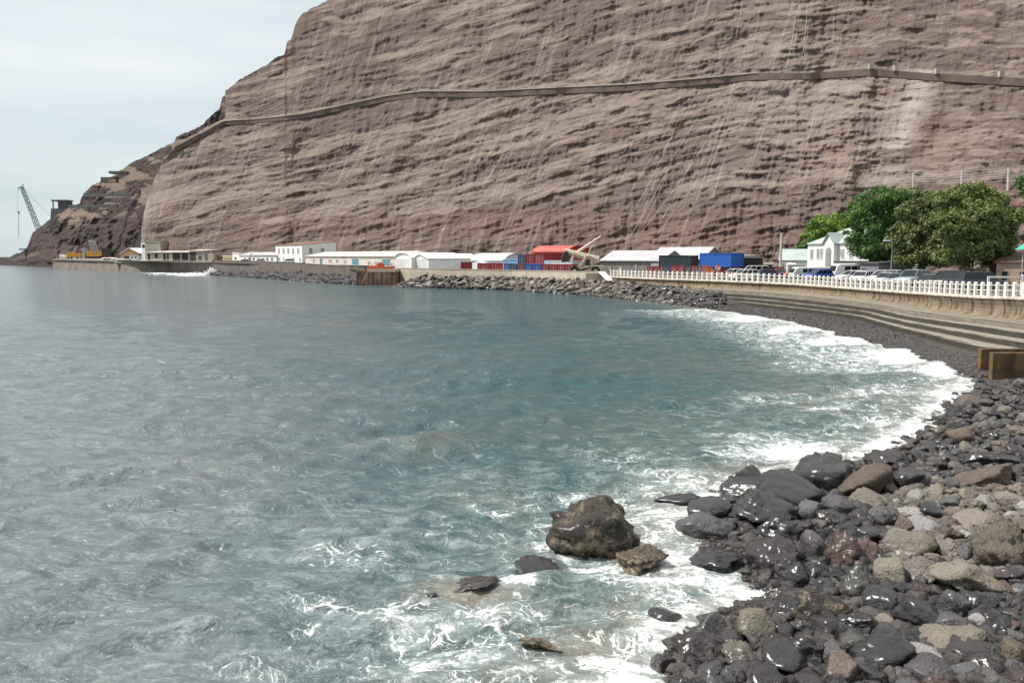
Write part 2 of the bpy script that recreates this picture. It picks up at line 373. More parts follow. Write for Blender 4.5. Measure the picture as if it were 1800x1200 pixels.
tag(npmesh('cliff', np.concatenate([_a[0], _b[0]]), np.concatenate([_a[1], _b[1]+len(_a[0])]), M_cliff, True, {k_: np.concatenate([_a[2][i_], _b[2][i_]]) for i_, k_ in enumerate(('dust', 'red', 'veil'))}), kind='structure')

# the lower headland behind the harbour, running out to the point
HTX = [-120, -40, 0, 15, 30, 45, 50, 55, 48, 52, 60, 75, 90, 100, 118, 125, 140, 143, 148, 160, 178, 190, 200, 210, 225, 240, 262, 290, 300, 310, 340, 362, 380, 391, 430]
HTX = [-120, -40, 0, 15, 26, 36, 47, 50, 54, 58, 64, 75, 88, 92, 118, 125, 140, 143, 150, 162, 178, 190, 205, 210, 225, 240, 262, 288, 306, 310, 340, 358, 362, 386, 391, 430, 460]
HTY = [461, 457, 452, 452, 447, 445, 436, 430, 417, 408, 404, 396, 386, 384, 366, 361, 359, 348, 338, 326, 318, 313, 306, 300, 291, 282, 272, 258, 250, 240, 228, 218, 212, 190, 170, 150, 150]
hx = np.arange(-120, 460, 1.6); hv = np.linspace(0, 1, 190)
htop = ip(hx, HTX, HTY) + 3.5*(fb(hx/6, hx*0, 3, 3)-0.5)
hbot = ip(hx, [-120, 0, 60, 95, 460], [464, 466, 469, 473, 480])
HB = ip(hx, [-120, 0, 45, 95, 200, 250, 300, 460], [640, 590, 520, 470, 445, 415, 375, 345])
HY = hbot[None] + (htop-hbot)[None]*hv[:, None]; HXg = np.broadcast_to(hx, HY.shape).copy()
HE = np.tan(np.arctan((600-HY)/F)-PITCH)
sc2 = HY + 0.10*HXg + 14*(fb(HXg/70, HY/50, 5, 3)-0.5)
bb = 0.5*fb(HXg/60, sc2/20, 1, 3) + 0.5*fb(HXg/22, sc2/8, 2, 3)
low = sm(HY, 372, 395)
th2 = 38 + 42*sm(bb, 0.42, 0.56); th2 = th2*(1-low)+low*(60+20*sm(bb, .4, .6))
HD = np.zeros_like(HY); HD[0] = HB; ref = HB.copy()
for i in range(1, len(hv)):
    de = HE[i]-HE[i-1]; HD[i] = HD[i-1] + HD[i-1]*de/np.maximum(np.tan(np.radians(th2[i]))-HE[i], 0.25)
    ref = ref + ref*de/1.1; HD[i] -= 0.03*(HD[i]-ref)
HD += (fb(HXg/20, HY/26, 6, 4)-0.5)*16*(0.35+0.65*low) + (fb(HXg/5, HY/5, 7, 3)-0.5)*3
x = (HXg-900)/F; y = (600-HY)/F; tt = HD/(CP+y*SP)
V = np.stack([x*tt, HD, CH+(-SP+y*CP)*tt], -1)
bk = []
for dY, dz in ((5, 0), (30, -3), (110, -50), (170, -130)):
    B = V[-1].copy(); B[:, 1] += dY; B[:, 0] += 0.3*dY; B[:, 2] = np.maximum(B[:, 2]+dz, -3); bk.append(B)
V = np.concatenate([V, np.array(bk)], 0)
pale = 0.9*np.exp(-((HXg-135)/30)**2-((HY-388)/14)**2) + 0.9*np.exp(-((HXg-190)/45)**2-((HY-345)/4)**2) + 0.6*np.exp(-((HXg-50)/45)**2-((HY-452+0.25*(HXg-40))/5)**2)
dh = np.clip((1-sm(th2, 45, 72))*0.7*(1-0.75*low) + pale, 0, 1); dh = np.concatenate([dh, np.repeat(dh[-1:], 4, 0)], 0)
m2 = M_cliff
def headland_mat():
    m, t, b = newmat('headland_rock'); p = pos(t); dust = attr(t, 'dust')
    n1 = noisen(t, p, 0.05, 6, 0.6); n2 = noisen(t, p, 0.5, 6, 0.65)
    rock = mixc(t, mapr(t, n1, 0.35, 0.65), (0.060, 0.050, 0.052), (0.095, 0.068, 0.062))
    d = mixc(t, mapr(t, n2, 0.35, 0.65), (0.25, 0.19, 0.15), (0.16, 0.12, 0.10))
    dd = mathn(t, 'ADD', dust, mathn(t, 'MULTIPLY', mathn(t, 'SUBTRACT', n2, 0.5), 0.9))
    t.links.new(mixc(t, mapr(t, dd, 0.3, 0.8, smooth=True), rock, d), b.inputs['Base Color']); b.inputs['Roughness'].default_value = 0.95
    b.inputs['Specular IOR Level'].default_value = 0.15
    t.links.new(bumpn(t, noisen(t, p, 0.4, 8, 0.68), 0.9, 2.5), b.inputs['Normal']); return m
tag(npmesh('headland', V.reshape(-1, 3), gridfaces(V.shape[0], V.shape[1]), headland_mat(), True, {'dust': dh}), kind='structure')

# path wall across the cliff
def path_wall():
    t = thing('path_wall', 'long dark stone retaining wall of the path climbing across the cliff', 'retaining wall', SP_(900, 158))
    a = np.concatenate([np.arange(306, 2200, 5.0)]); f1 = MB(); o = t.location
    rawd = []
    for pxx in a:
        ry = float(ip(pxx, ROADX, ROADY)); wh = float(ip(pxx, [236, 395, 700, 1000, 1530, 1800], [10, 6, 9, 10.5, 11.5, 14]))
        rawd.append(min(float(surf_depth(pxx, ry+wh*0.5)), float(surf_depth(pxx, ry+wh-1)), float(surf_depth(pxx, ry+2))))
    smd = [min(rawd[max(0, i-1):i+2])*.5 + sum(rawd[max(0, i-2):i+3])/len(rawd[max(0, i-2):i+3])*.5 for i in range(len(rawd))]
    dmap = dict(zip([float(v_) for v_ in a], smd))
    for (name, ya, yb, off, th, mt) in (('wall_face', 1.6, None, 0.45, 0.5, pm('path_stone', (0.13, 0.094, 0.08), (0.085, 0.062, 0.055), 0.3, bump=0.8, bscale=0.8)),
                                      ('coping', -0.7, 0.8, 0.75, 0.9, pm('pale_coping', (0.42, 0.37, 0.32), (0.3, 0.25, 0.21), 0.5))):
        rings = []
        for pxx in a:
            ry = float(ip(pxx, ROADX, ROADY)); wh = float(ip(pxx, [236, 395, 700, 1000, 1530, 1800], [10, 6, 9, 10.5, 11.5, 14]))
            if name == 'coping' and pxx > 1335 and (int(pxx) // 40) % 3: continue
            Yd = dmap[float(pxx)] - off
            A = P(pxx, ry+ya, Yd); B = P(pxx, ry + (yb if yb else wh+1.5), Yd)
            rings.append([A-o, B-o, B-o+Vector((0.2*th, th, 0)), A-o+Vector((0.2*th, th, 0))])
            if name == 'coping' and pxx > 1335:
                pass
        if name == 'coping':
            r1 = [r for r, pxx in zip(rings, a) if pxx <= 1335]; f = MB(); f.loft(r1)
        else: f = MB(); f.loft(rings)
        f.build(name, mt, t)
    for pxx in (1531, 1575, 1648, 1760):
        ry = float(ip(pxx, ROADX, ROADY)); Yd = float(surf_depth(pxx, ry+2))-1.4; c = P(pxx, ry-3, Yd)-o
        MB().box(c.x-.5, c.x+.5, c.y-.4, c.y+.4, c.z-.6, c.z+.6).build('wall_pier', MATS['pale_coping'], t)
path_wall()

# rockfall netting: its hanging cables
nt = thing('rockfall_netting', 'steel rockfall netting cables hanging down the brown cliff face', 'netting', SP_(900, 300))
r_ = random.Random(5); cab = []
for k in range(96):
    if k < 60: px0 = r_.uniform(300, 1330); py0 = float(ip(px0, ROADX, ROADY)) + r_.uniform(20, 150); ln = r_.uniform(60, 210); sl_ = r_.uniform(-0.62, -0.32)
    elif k < 82: px0 = r_.uniform(560, 1580); py0 = r_.uniform(-10, 60); ln = r_.uniform(50, 130); sl_ = float(ip(px0, [560, 1000, 1600], [-0.45, -0.3, 0.02]))+r_.uniform(-.05, .05)
    else: px0 = r_.uniform(1150, 1560); py0 = r_.uniform(180, 300); ln = r_.uniform(90, 150); sl_ = r_.uniform(-0.45, -0.2)
    if px0 < 420: sl_ *= 1.3
    pts = []; n = int(ln/7)
    for i in range(n+1):
        yy = py0 + ln*i/n; xx = px0 + sl_*(ln*i/n) - 0.0006*(ln*i/n)**2*np.sign(1)
        if yy > 443 or xx < float(ip(yy, EDGEY[::-1], EDGEX[::-1]))+3: break
        if abs(yy-float(ip(xx, ROADX, ROADY))-5) < 10 and k >= 60: break
        pts.append((xx, yy))
    if len(pts) < 4: continue
    dd = [float(surf_depth(*p_)) for p_ in pts]
    ds = [min(dd[max(0, i-2):i+3]) for i in range(len(dd))]
    P3 = [P(p_[0], p_[1], d_-0.35)-nt.location for p_, d_ in zip(pts, ds)]
    MB().path(P3, r_.choice((0.015, 0.022, 0.035)), 4).build('cable', netm, nt, fix=False)

# ================================================================ PLANS OF THE SHORE
WP = [(74, -18), (60, 20), (48, 50.5), (41, 68), (38.9, 73.5), (36.9, 79), (35.9, 86), (36.2, 93), (34.7, 104), (30, 112.5), (27.2, 118.5), (22.6, 126), (18.2, 133), (15.4, 139)]
def smooth_poly(pts, step):
    pts = [np.array(p, float) for p in pts]; out = []
    for i in range(len(pts)-1):
        p0 = pts[max(i-1, 0)]; p1 = pts[i]; p2 = pts[i+1]; p3 = pts[min(i+2, len(pts)-1)]
        n = max(2, int(np.linalg.norm(p2-p1)/0.5))
        for k in range(n):
            t = k/n; out.append(0.5*((2*p1)+(-p0+p2)*t+(2*p0-5*p1+4*p2-p3)*t*t+(-p0+3*p1-3*p2+p3)*t**3))
    out.append(pts[-1]); out = np.array(out)
    d = np.concatenate([[0], np.cumsum(np.linalg.norm(np.diff(out, axis=0), axis=1))])
    s = np.arange(0, d[-1], step)
    return np.stack([np.interp(s, d, out[:, 0]), np.interp(s, d, out[:, 1])], 1), s, d[-1]
WP = [(52, -10), (46, 15), (40, 36), (37.6, 50), (36.6, 61.5), (36.4, 66.6), (36.6, 73), (36.8, 79), (35.6, 91), (33.6, 104.2), (30, 112.5), (26.6, 119.2), (21.5, 127.5), (15.8, 139)]
def zpr(y): return float(np.interp(y, [55, 61.5, 66.4, 79], [3.05, 3.05, 2.9, 2.7]))      # seawall top level
ZP0 = 2.7                                  # promenade level
sx = [((px-900)/F, G(px, py).y) for px, py in ((1180, 1195), (1250, 1080), (1385, 1040), (1240, 985), (1215, 910), (1385, 825), (1560, 800), (1640, 755), (1690, 700), (1728, 668), (1680, 640), (1620, 620), (1500, 590), (1400, 565), (1300, 550), (1262, 545), (1150, 530), (1060, 519), (900, 508), (720, 503), (690, 502))]
SHY = [2.0] + [y_ for _, y_ in sx]; SHX = [1.6] + [G(px, py).x for px, py in ((1180, 1195), (1250, 1080), (1385, 1040), (1240, 985), (1215, 910), (1385, 825), (1560, 800), (1640, 755), (1690, 700), (1728, 668), (1680, 640), (1620, 620), (1500, 590), (1400, 565), (1300, 550), (1262, 545), (1150, 530), (1060, 519), (900, 508), (720, 503), (690, 502))]
def shore_x(Y): return np.interp(Y, SHY, SHX)
def beach_z(X, Y):
    d = (X - shore_x(Y))*0.8
    zt = np.interp(Y, [0, 30, 38, 43, 46, 98, 108, 400], [1.9, 1.5, 0.9, 0.3, 0.1, 0.1, 1.2, 1.2])
    up = np.interp(Y, [0, 30, 40, 90, 97], [0.115, 0.10, 0.10, 0.16, 0.3])
    z = np.where(d > 0, d*up, d*0.16)
    return np.clip(z, -3.5, zt)
def GT(px, py):
    z = 0.3
    for _ in range(12):
        g = G(px, py, z); z = 0.5*z + 0.5*float(beach_z(g.x, g.y))
    return G(px, py, z)
bx = np.arange(-60, 62, 0.5); by = np.concatenate([np.arange(3, 60, 0.4), np.arange(60, 200, 1.2)])
BX, BY = np.meshgrid(bx, by); BZ = beach_z(BX, BY) + 0.10*(fb(BX/1.3, BY/1.3, 2, 3)-0.5)
def beach_mat():
    m, t, b = newmat('shingle'); p = pos(t)
    v = N(t, 'ShaderNodeTexVoronoi'); v.inputs['Scale'].default_value = 7; t.links.new(p, v.inputs['Vector'])
    g = mapr(t, v.outputs['Color'], 0, 1, 0.03, 0.14)
    c = mixc(t, mapr(t, noisen(t, p, 5, 6, .7), 0.4, 0.6), (0.022, 0.020, 0.021), (0.06, 0.052, 0.046))
    t.links.new(c, b.inputs['Base Color']); b.inputs['Roughness'].default_value = 0.55
    t.links.new(bumpn(t, v.outputs['Distance'], 1.0, 0.12), b.inputs['Normal']); return m
bm_ = beach_mat()
tag(npmesh('beach', np.stack([BX, BY, BZ], -1).reshape(-1, 3), gridfaces(*BX.shape), bm_, True), kind='structure')

# town ground behind the walls: one strip from the wall line to under the cliff
W2 = [(15.8, 139.5), (0.5, 163), (-21, 176.5), (-27, 184), (-34, 190), (-61, 229), (-97, 276), (-130, 312), (-150, 338), (-205, 390)]
wl, ws_, wL = smooth_poly(WP, 1.0)
def strip():
    pts = [tuple(p) for p in wl] + W2[1:]
    zz = [ZP0]*len(wl) + [2.5, 2.6, 2.7, 2.9, 3.6, 3.9, 4.1, 4.2, 4.3]
    V = []
    for (x_, y_), z_ in zip(pts, zz):
        i = len(V)//4
        if i < len(wl):
            a = wl[min(i+1, len(wl)-1)]-wl[max(i-1, 0)]; n = np.array([a[1], -a[0]])/np.linalg.norm(a)
        else: n = np.array([0.6, 0.8])
        for w_ in (0.25, 4.0, 45, 150): V.append((x_+n[0]*w_, y_+n[1]*w_, z_ + (zpr(y_)-2.7-.06 if w_ < 1 and i < len(wl) else 0)))
    m = pm('asphalt', (0.13, 0.125, 0.12), (0.09, 0.088, 0.085), 0.3, rough=0.9, bump=0.2, bscale=8)
    tag(npmesh('road', V, gridfaces(len(pts), 4), m, False), kind='structure')
strip()

# ================================================================ THE SEA
def water():
    pyr = np.concatenate([np.arange(1500, 1210, -6.0), np.arange(1210, 700, -1.7), np.arange(700, 480, -1.3), np.arange(480, 454, -0.8), [453, 452, 451.2, 450.6]])
    Yr = np.array([G(900, p_, 0).y for p_ in pyr]); tn = (np.concatenate([np.arange(-900, 0, 12.0), np.arange(0, 1810, 2.4), np.arange(1812, 2900, 14.0)])-900)/F
    Yg, Tg = np.meshgrid(Yr, tn, indexing='ij'); Xg = Yg*Tg
    dY = np.abs(np.gradient(Yr))[:, None]*np.ones_like(Tg)
    r = np.random.default_rng(3); H = np.zeros_like(Xg)
    sh = (shore_x(Yg)-Xg)*0.8
    gust = 0.55 + 0.8*fb(Xg/14, Yg/14, 1, 3)
    for k in range(110):
        Lw = 0.3*(6/0.3)**r.random(); a = 0.0082*Lw**(1.0 if Lw < 1.2 else .55)
        an = R(-66) + r.normal()*0.45; kx, ky = math.cos(an)*2*math.pi/Lw, math.sin(an)*2*math.pi/Lw
        fade = 1-sm(dY*3.2/Lw, 0.6, 1.2)
        if fade.max() <= 0: continue
        ph = r.random()*6.28 + 1.6*fb(Xg/7, Yg/7, k % 5, 2)
        w = np.sin(kx*Xg+ky*Yg+ph)
        H += a*fade*(w + 0.35*(w*w-0.5))*gust
    near = sm(sh, 0.2, 3.0)
    H *= 0.35+0.65*near
    # low breakers running in along the shore
    ph = sh/2.6 + 1.5*fb(Xg/5, Yg/5, 3, 3)*2
    H += 0.09*np.clip(np.sin(ph), -0.3, 1)*sm(sh, -0.5, 1)*(1-sm(sh, 5, 13))*(Yg < 120)
    H -= 0.03
    foam = np.zeros_like(Xg)
    PXg = 900+F*Tg*1.0; PYg = 450+CH*F/np.maximum(Yg, 1)
    PYg = np.broadcast_to(pyr[:, None], Xg.shape); PXg = 900 + Tg*F*(CP+((600-PYg)/F)*SP)
    lace = np.zeros_like(Xg)
    blobs = ((1310, 560, 75, 7, 1.1), (1400, 580, 60, 9, 1.3), (1480, 600, 80, 11, 1.3), (1580, 625, 80, 14, 1.35), (1670, 650, 60, 16, 1.4), (1560, 690, 130, 22, .62),
             (1660, 700, 50, 25, .9), (1560, 740, 110, 13, .75), (1600, 765, 60, 16, 1.0), (1400, 790, 80, 22, 1.2), (1350, 770, 120, 14, .8), (1290, 800, 60, 18, .8), (1190, 850, 120, 26, .72),
             (1060, 870, 110, 14, .66), (960, 930, 40, 60, .62), (1250, 870, 60, 22, 1.0), (1160, 930, 45, 40, .72), (1180, 960, 60, 28, .8), (1060, 1010, 70, 22, .95), (1160, 1030, 110, 26, .8), (1280, 1020, 70, 40, .8),
             (1340, 1050, 60, 30, 1.0), (910, 1030, 40, 18, 1.1), (1000, 985, 25, 15, .9), (870, 1075, 150, 20, .66), (700, 1090, 120, 40, .6), (800, 1150, 190, 40, .66), (1090, 1140, 100, 50, .6), (1200, 1090, 60, 30, .8),
             (980, 1180, 130, 30, .58), (560, 1080, 90, 50, .5), (620, 970, 130, 40, .45), (1100, 800, 150, 22, .45), (900, 890, 110, 20, .5), (430, 1160, 120, 40, .42),
             (1530, 815, 60, 14, 1.1), (1590, 860, 30, 12, .9), (1665, 850, 50, 12, .9), (338, 482.5, 32, 1.8, 2.0), (300, 480, 50, 1.1, 1.4), (1450, 640, 130, 18, .52), (1380, 700, 150, 16, .42), (1250, 720, 150, 14, .36), (1120, 600, 200, 12, .2), (1490, 720, 90, 12, .66),
             (1240, 1180, 60, 30, .8), (1330, 1150, 60, 40, .7))
    for cx, cy, rx, ry, a in blobs:
        foam = np.maximum(foam, a*np.exp(-(((PXg-cx)/rx)**2 + ((PYg-cy+0.0*(PXg-cx))/ry)**2)**1.2*0.8))
    band_ = np.exp(-((sh-0.5)/0.9)**2)*(Yg < 97); foam = np.maximum(foam, np.where(Yg < 24, .8, .9)*band_); mid_ = (Yg > 44)*(Yg < 97); foam = np.maximum(foam, mid_*.82*(1-sm(sh, 1.0, 4.5))); foam = np.maximum(foam, mid_*.68*(1-sm(sh, 3, 13)))
    foam = np.maximum(foam, 0.7*np.exp(-((sh-0.3)/0.5)**2)*(Yg >= 97)*(Yg < 180))
    foam = np.maximum(foam, 0.46*(1-sm(sh, 0.5, 9))*(Yg < 97)); foam = np.maximum(foam, 0.32*(1-sm(sh, 3, 15))*(Yg < 97))
    foam = np.minimum(foam, 1.15)*(0.58+0.56*fb(Xg/2.2, Yg/1.1, 5, 3))
    turb = 0.95*(1-sm(sh, -1, 5.0))
    for cx, cy, rx, ry, a in ((1000, 1160, 140, 60, .8), (830, 1050, 110, 30, .9), (1080, 1080, 110, 40, .7), (740, 780, 120, 18, .35), (1140, 980, 90, 30, .8), (1150, 760, 300, 50, .3), (400, 830, 150, 60, .12), (860, 870, 90, 30, .35), (1500, 700, 250, 60, .4), (1300, 640, 250, 30, .25)):
        turb = np.maximum(turb, a*np.exp(-((PXg-cx)/rx)**2-((PYg-cy)/ry)**2))
    darkish = np.exp(-((PYg-548-0.02*(PXg-900))/34)**2)*sm(PXg, 500, 850)  # the cliff's dark reflection, painted as a band in the water colour
    V = np.stack([Xg, Yg, H], -1).reshape(-1, 3)
    m, t, b = newmat('sea_water'); p = pos(t)
    fo = attr(t, 'foam'); tu = attr(t, 'turb'); cliff_refl = attr(t, 'darkish')
    sx_ = N(t, 'ShaderNodeSeparateXYZ'); t.links.new(p, sx_.inputs[0])
    rat = mathn(t, 'ADD', mathn(t, 'DIVIDE', sx_.outputs[0], mathn(t, 'ADD', sx_.outputs[1], 6.0)), mathn(t, 'MULTIPLY', mathn(t, 'SUBTRACT', noisen(t, p, 0.06, 4), .5), .5))
    side_ = mapr(t, rat, -.4, .12, smooth=True)
    col = mixc(t, side_, mixc(t, mapr(t, noisen(t, p, 0.3, 4), 0.35, 0.65), (0.092, 0.118, 0.130), (0.112, 0.134, 0.144)), (0.026, 0.075, 0.082))  # silvery sky sheen at left, darker cliff side at right, put into base colour
    col = mixc(t, mathn(t, 'MULTIPLY', cliff_refl, 0.9), col, (0.012, 0.06, 0.075))
    tuf = mathn(t, 'MULTIPLY', tu, mapr(t, noisen(t, p, 0.9, 5, 0.6), 0.25, 0.6))
    col = mixc(t, tuf, col, (0.20, 0.165, 0.125))
    # foam: torn patches where there is much of it, a lace of threads where there is little
    ps = scaled(t, p, (1.0, 1.0, 0.0))
    wv = N(t, 'ShaderNodeTexNoise'); wv.inputs['Scale'].default_value = 1.1; wv.inputs['Detail'].default_value = 4; t.links.new(ps, wv.inputs['Vector'])
    off = N(t, 'ShaderNodeVectorMath', operation='MULTIPLY_ADD'); off.inputs[1].default_value = (1.3, 1.3, 0); t.links.new(wv.outputs['Color'], off.inputs[0]); t.links.new(ps, off.inputs[2])
    patches = noisen(t, scaled(t, off.outputs[0], (0.9, 2.0, 1)), 1.3, 9, 0.72)
    fine = noisen(t, ps, 9, 4, 0.7)
    vo = N(t, 'ShaderNodeTexVoronoi', feature='DISTANCE_TO_EDGE'); vo.inputs['Scale'].default_value = 1.7; t.links.new(off.outputs[0], vo.inputs['Vector'])
    vo2 = N(t, 'ShaderNodeTexVoronoi', feature='DISTANCE_TO_EDGE'); vo2.inputs['Scale'].default_value = 4.2; t.links.new(off.outputs[0], vo2.inputs['Vector'])
    edge = mathn(t, 'MINIMUM', vo.outputs['Distance'], mathn(t, 'MULTIPLY', vo2.outputs['Distance'], 1.3))
    lacew = mathn(t, 'MULTIPLY', mathn(t, 'SUBTRACT', fo, 0.22), 0.26)
    brk = mapr(t, noisen(t, ps, 1.6, 5, 0.7), 0.46, 0.58)
    laces = mathn(t, 'MULTIPLY', mathn(t, 'MULTIPLY', mapr(t, mathn(t, 'SUBTRACT', lacew, edge), -0.012, 0.03), brk), mapr(t, fine, 0.35, 0.55))
    pat = mathn(t, 'ADD', patches, mathn(t, 'MULTIPLY', mathn(t, 'SUBTRACT', fine, 0.5), 0.22))
    thr = mathn(t, 'SUBTRACT', 0.80, mathn(t, 'MULTIPLY', fo, 0.43))
    solid = mapr(t, mathn(t, 'SUBTRACT', pat, thr), -0.03, 0.14)
    fm = mathn(t, 'MAXIMUM', solid, laces, clamp=True)
    milky = mapr(t, mathn(t, 'SUBTRACT', mathn(t, 'ADD', pat, 0.17), thr), -0.06, 0.2, 0, 0.55)
    col = mixc(t, milky, col, (0.36, 0.42, 0.41))
    col = mixc(t, fm, col, (0.86, 0.87, 0.87))
    t.links.new(col, b.inputs['Base Color'])
    t.links.new(mapr(t, fm, 0, 1, 0.12, 0.7), b.inputs['Roughness']); b.inputs['IOR'].default_value = 1.333
    t.links.new(mapr(t, fm, 0, 1, 0.5, 0.1), b.inputs['Specular IOR Level'])
    w1 = noisen(t, scaled(t, p, (1.0, 1.7, 1)), 0.9, 4, 0.6, 0.3); w2 = noisen(t, scaled(t, p, (1.0, 1.9, 1)), 4.5, 5, 0.62, 0.4)
    hh = mathn(t, 'ADD', mathn(t, 'MULTIPLY', w1, 1.0), mathn(t, 'MULTIPLY', w2, 0.34))
    hh = mathn(t, 'ADD', hh, mathn(t, 'MULTIPLY', fm, 0.12))
    t.links.new(bumpn(t, hh, 0.55, 0.5), b.inputs['Normal'])
    o = npmesh('water', V, gridfaces(*Xg.shape), m, True, {'foam': foam, 'turb': turb, 'darkish': darkish})
    tag(o, kind='structure')
water()

# ================================================================ SEAWALL, RAILING, PARAPETS, PIER
conc = pm('stained_concrete', (0.235, 0.185, 0.125), (0.13, 0.10, 0.068), 1.1, rough=0.9, bump=0.3, bscale=5, streak=0.95)
conc_pale = pm('pale_concrete', (0.44, 0.39, 0.31), (0.33, 0.29, 0.225), 0.7, rough=0.9, bump=0.25, bscale=6)
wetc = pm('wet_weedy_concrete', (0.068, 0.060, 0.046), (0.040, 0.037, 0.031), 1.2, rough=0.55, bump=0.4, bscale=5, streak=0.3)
treadm = pm('worn_step_edge', (0.25, 0.225, 0.185), (0.15, 0.137, 0.115), 2.5, rough=0.7, bump=0.3)
old = pm('old_wall_stone', (0.17, 0.145, 0.125), (0.10, 0.083, 0.075), 0.6, bump=0.6, bscale=2.5, streak=0.5)
pierm = pm('rusty_pier_stone', (0.20, 0.125, 0.085), (0.09, 0.06, 0.05), 0.5, bump=0.5, bscale=3, streak=0.6)
sw = thing('seawall', 'curved stained concrete seawall with wide steps down to the dark shingle', 'seawall', (36.0, 90.0, 0))
wlv = [Vector((p[0], p[1], 0)) for p in wl]
def wn(i):
    a = wlv[min(i+1, len(wlv)-1)]-wlv[max(i-1, 0)]; return Vector((-a.y, a.x, 0)).normalized()   # seaward (left of travel)
def kwid(i):
    y_ = wlv[i].y; return float(np.interp(y_, [40, 85, 112, 140], [1.05, 1.0, 0.62, 0.35]))
SKY_ = [44, 54, 62, 70, 79, 88, 97, 106, 114, 140]
def sw_zb(y): return float(np.interp(y, SKY_, [1.46, 1.46, 1.47, 1.44, 1.56, 1.7, 1.74, 1.69, 1.66, 1.62]))
def sw_ka(y): return float(np.interp(y, SKY_, [2.15, 2.75, 2.9, 3.2, 3.08, 3.64, 4.01, 4.27, 4.17, 4.07]))
def sw_ks(y): return float(np.interp(y, SKY_, [9.61, 7.78, 5.49, 3.53, 2.5, 2.67, 3.43, 4.24, 4.92, 5.48]))/5.7
def sw_map(o, z, y, name=''):
    zb = sw_zb(y); ka = sw_ka(y)
    dz = zpr(y)-2.7
    if name in ('wall_face', 'kerb_cap'): return o, (2.515+dz-(2.515-z)*(2.515+dz-zb)/(2.515-1.1) if 1.0 < z < 2.515 else z+dz if z > 1 else z)
    if not name.startswith('step'): return .3+(o-.3)*ka/9.65, (zb+(z-1.14)*-.42 if z > 1 else z-.6)
    return ka + (o-10.0)*sw_ks(y), .12 + z*(zb-.08-.12)/1.31
def sweep(prof, name, m, i0=0, i1=None, jit=0.0, bevel=0):
    i1 = len(wlv) if i1 is None else i1; rings = []
    for i in range(i0, i1):
        n = wn(i); k = kwid(i); b = wlv[i]
        rings.append([b + n*sw_map(o, z, b.y, name)[0] + Vector((0, 0, sw_map(o, z, b.y, name)[1] + (jit*(mnoise.noise((i*0.7, o*3, z*5)))))) - sw.location for o, z in prof])
    return MB().loft(rings).build(name, m, sw)
sweep([(-0.35, 2.73), (-0.35, 2.52), (0.24, 2.52), (0.26, 2.56), (0.26, 2.69), (0.22, 2.72)], 'kerb_cap', pm('pale_kerb', (.62, .58, .50), (.42, .36, .28), 1.4, streak=.5))
curve = [(-0.4, 2.515), (0.20, 2.515), (0.12, 2.25), (0.05, 2.0), (0.04, 1.7), (0.09, 1.4), (0.18, 1.2), (0.38, 1.1)]
sweep(curve + [(0.38, 0.3), (-0.4, 0.3)], 'wall_face', conc)
sweep([(0.3, 1.14), (1.5, 1.16), (5.2, 1.22), (9.95, 1.33), (9.95, 0.4), (0.3, 0.4)], 'apron', pm('apron_concrete', (.22, .19, .145), (.14, .122, .098), .7, rough=.9, bump=.3, bscale=5, streak=.3), jit=0.01)
steps = [(10.0, 1.31, 1.06, 11.7), (11.7, 1.03, 0.72, 13.0), (13.0, 0.69, 0.38, 14.3), (14.3, 0.35, 0.04, 15.7), (15.7, .01, -.5, 16.0)]
i_st = next(i for i in range(len(wlv)) if wlv[i].y > 116) if True else len(wlv)
for j, (o0, zt, zb, o1) in enumerate(steps):
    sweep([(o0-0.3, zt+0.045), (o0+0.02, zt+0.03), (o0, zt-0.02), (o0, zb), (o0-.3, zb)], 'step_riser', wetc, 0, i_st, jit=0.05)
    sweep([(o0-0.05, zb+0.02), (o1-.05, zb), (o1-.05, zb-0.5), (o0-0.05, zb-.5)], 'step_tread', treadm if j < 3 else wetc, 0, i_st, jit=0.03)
# broken bits of the steps: blocks of repair concrete lying on the treads
for px, py, w in ():
    z_ = 1.2; g = G(px, py, z_)-sw.location
    MB().box(-w/2, w/2, -0.5, 0.5, -0.35, 0.02, Matrix.Translation(g) @ Matrix.Rotation(R(112), 4, 'Z')).build('repair_block', treadm, sw, bevel=0.06)
# railing
rl = thing('seawall_railing', 'white railing of short posts and two rails along the seawall top', 'railing', (36.0, 90.0, 2.71))
cnt = 0; postm = None
rpts = []
for i in range(len(wlv)):
    s_ = wlv[i]; n = wn(i); b = s_ - n*0.05; b.z = 2.71+zpr(s_.y)-2.7; rpts.append((b, n))
sel = [i for i in range(len(wlv)) if 50 < wlv[i].y < 139.4]
for i in sel[::1][:100]:
    b, n = rpts[i]; a = math.atan2(n.y, n.x)
    if postm is None:
        mb = MB().box(-.1, .1, -.13, .13, 0, 0.98); mb.loft([[Vector((x*w, y*w*1.3, z)) for x, y in ((-.1, -.1), (.1, -.1), (.1, .1), (-.1, .1))] for w, z in ((1.0, .98), (1.0, 1.02), (0.6, 1.08))])
        p_ = mb.build('post', whitep, rl); postm = p_
    else:
        p_ = postm.copy(); COL.objects.link(p_); p_.parent = rl
    p_.location = b - rl.location; p_.rotation_euler = (mnoise.noise((i*3.1, 0, 0))*0.03, 0, a); p_.scale = (1, 1, 1+0.03*mnoise.noise((i*1.7, 5, 0))); cnt += 1
for h in (0.45, 0.84):
    MB().path([rpts[i][0] + Vector((0, 0, h)) - rl.location for i in sel[:100]], 0.035, 6).build('rail', whitep, rl)
gp = P(1798, 500, 72)
gt = thing('barrier_gate', 'white barrier bar on a tall square post beside the dark parked car', 'barrier', (gp.x, 72, ZP0))
MB().box(-.14, .14, -.14, .14, 0, 1.75).build('post', whitep, gt, bevel=.02)
MB().box(-2.9, 0.0, -.05, .05, 1.46, 1.62).build('bar', whitep, gt)
MB().box(-3.0, -2.85, -.06, .06, 0, 1.6).build('post', whitep, gt)

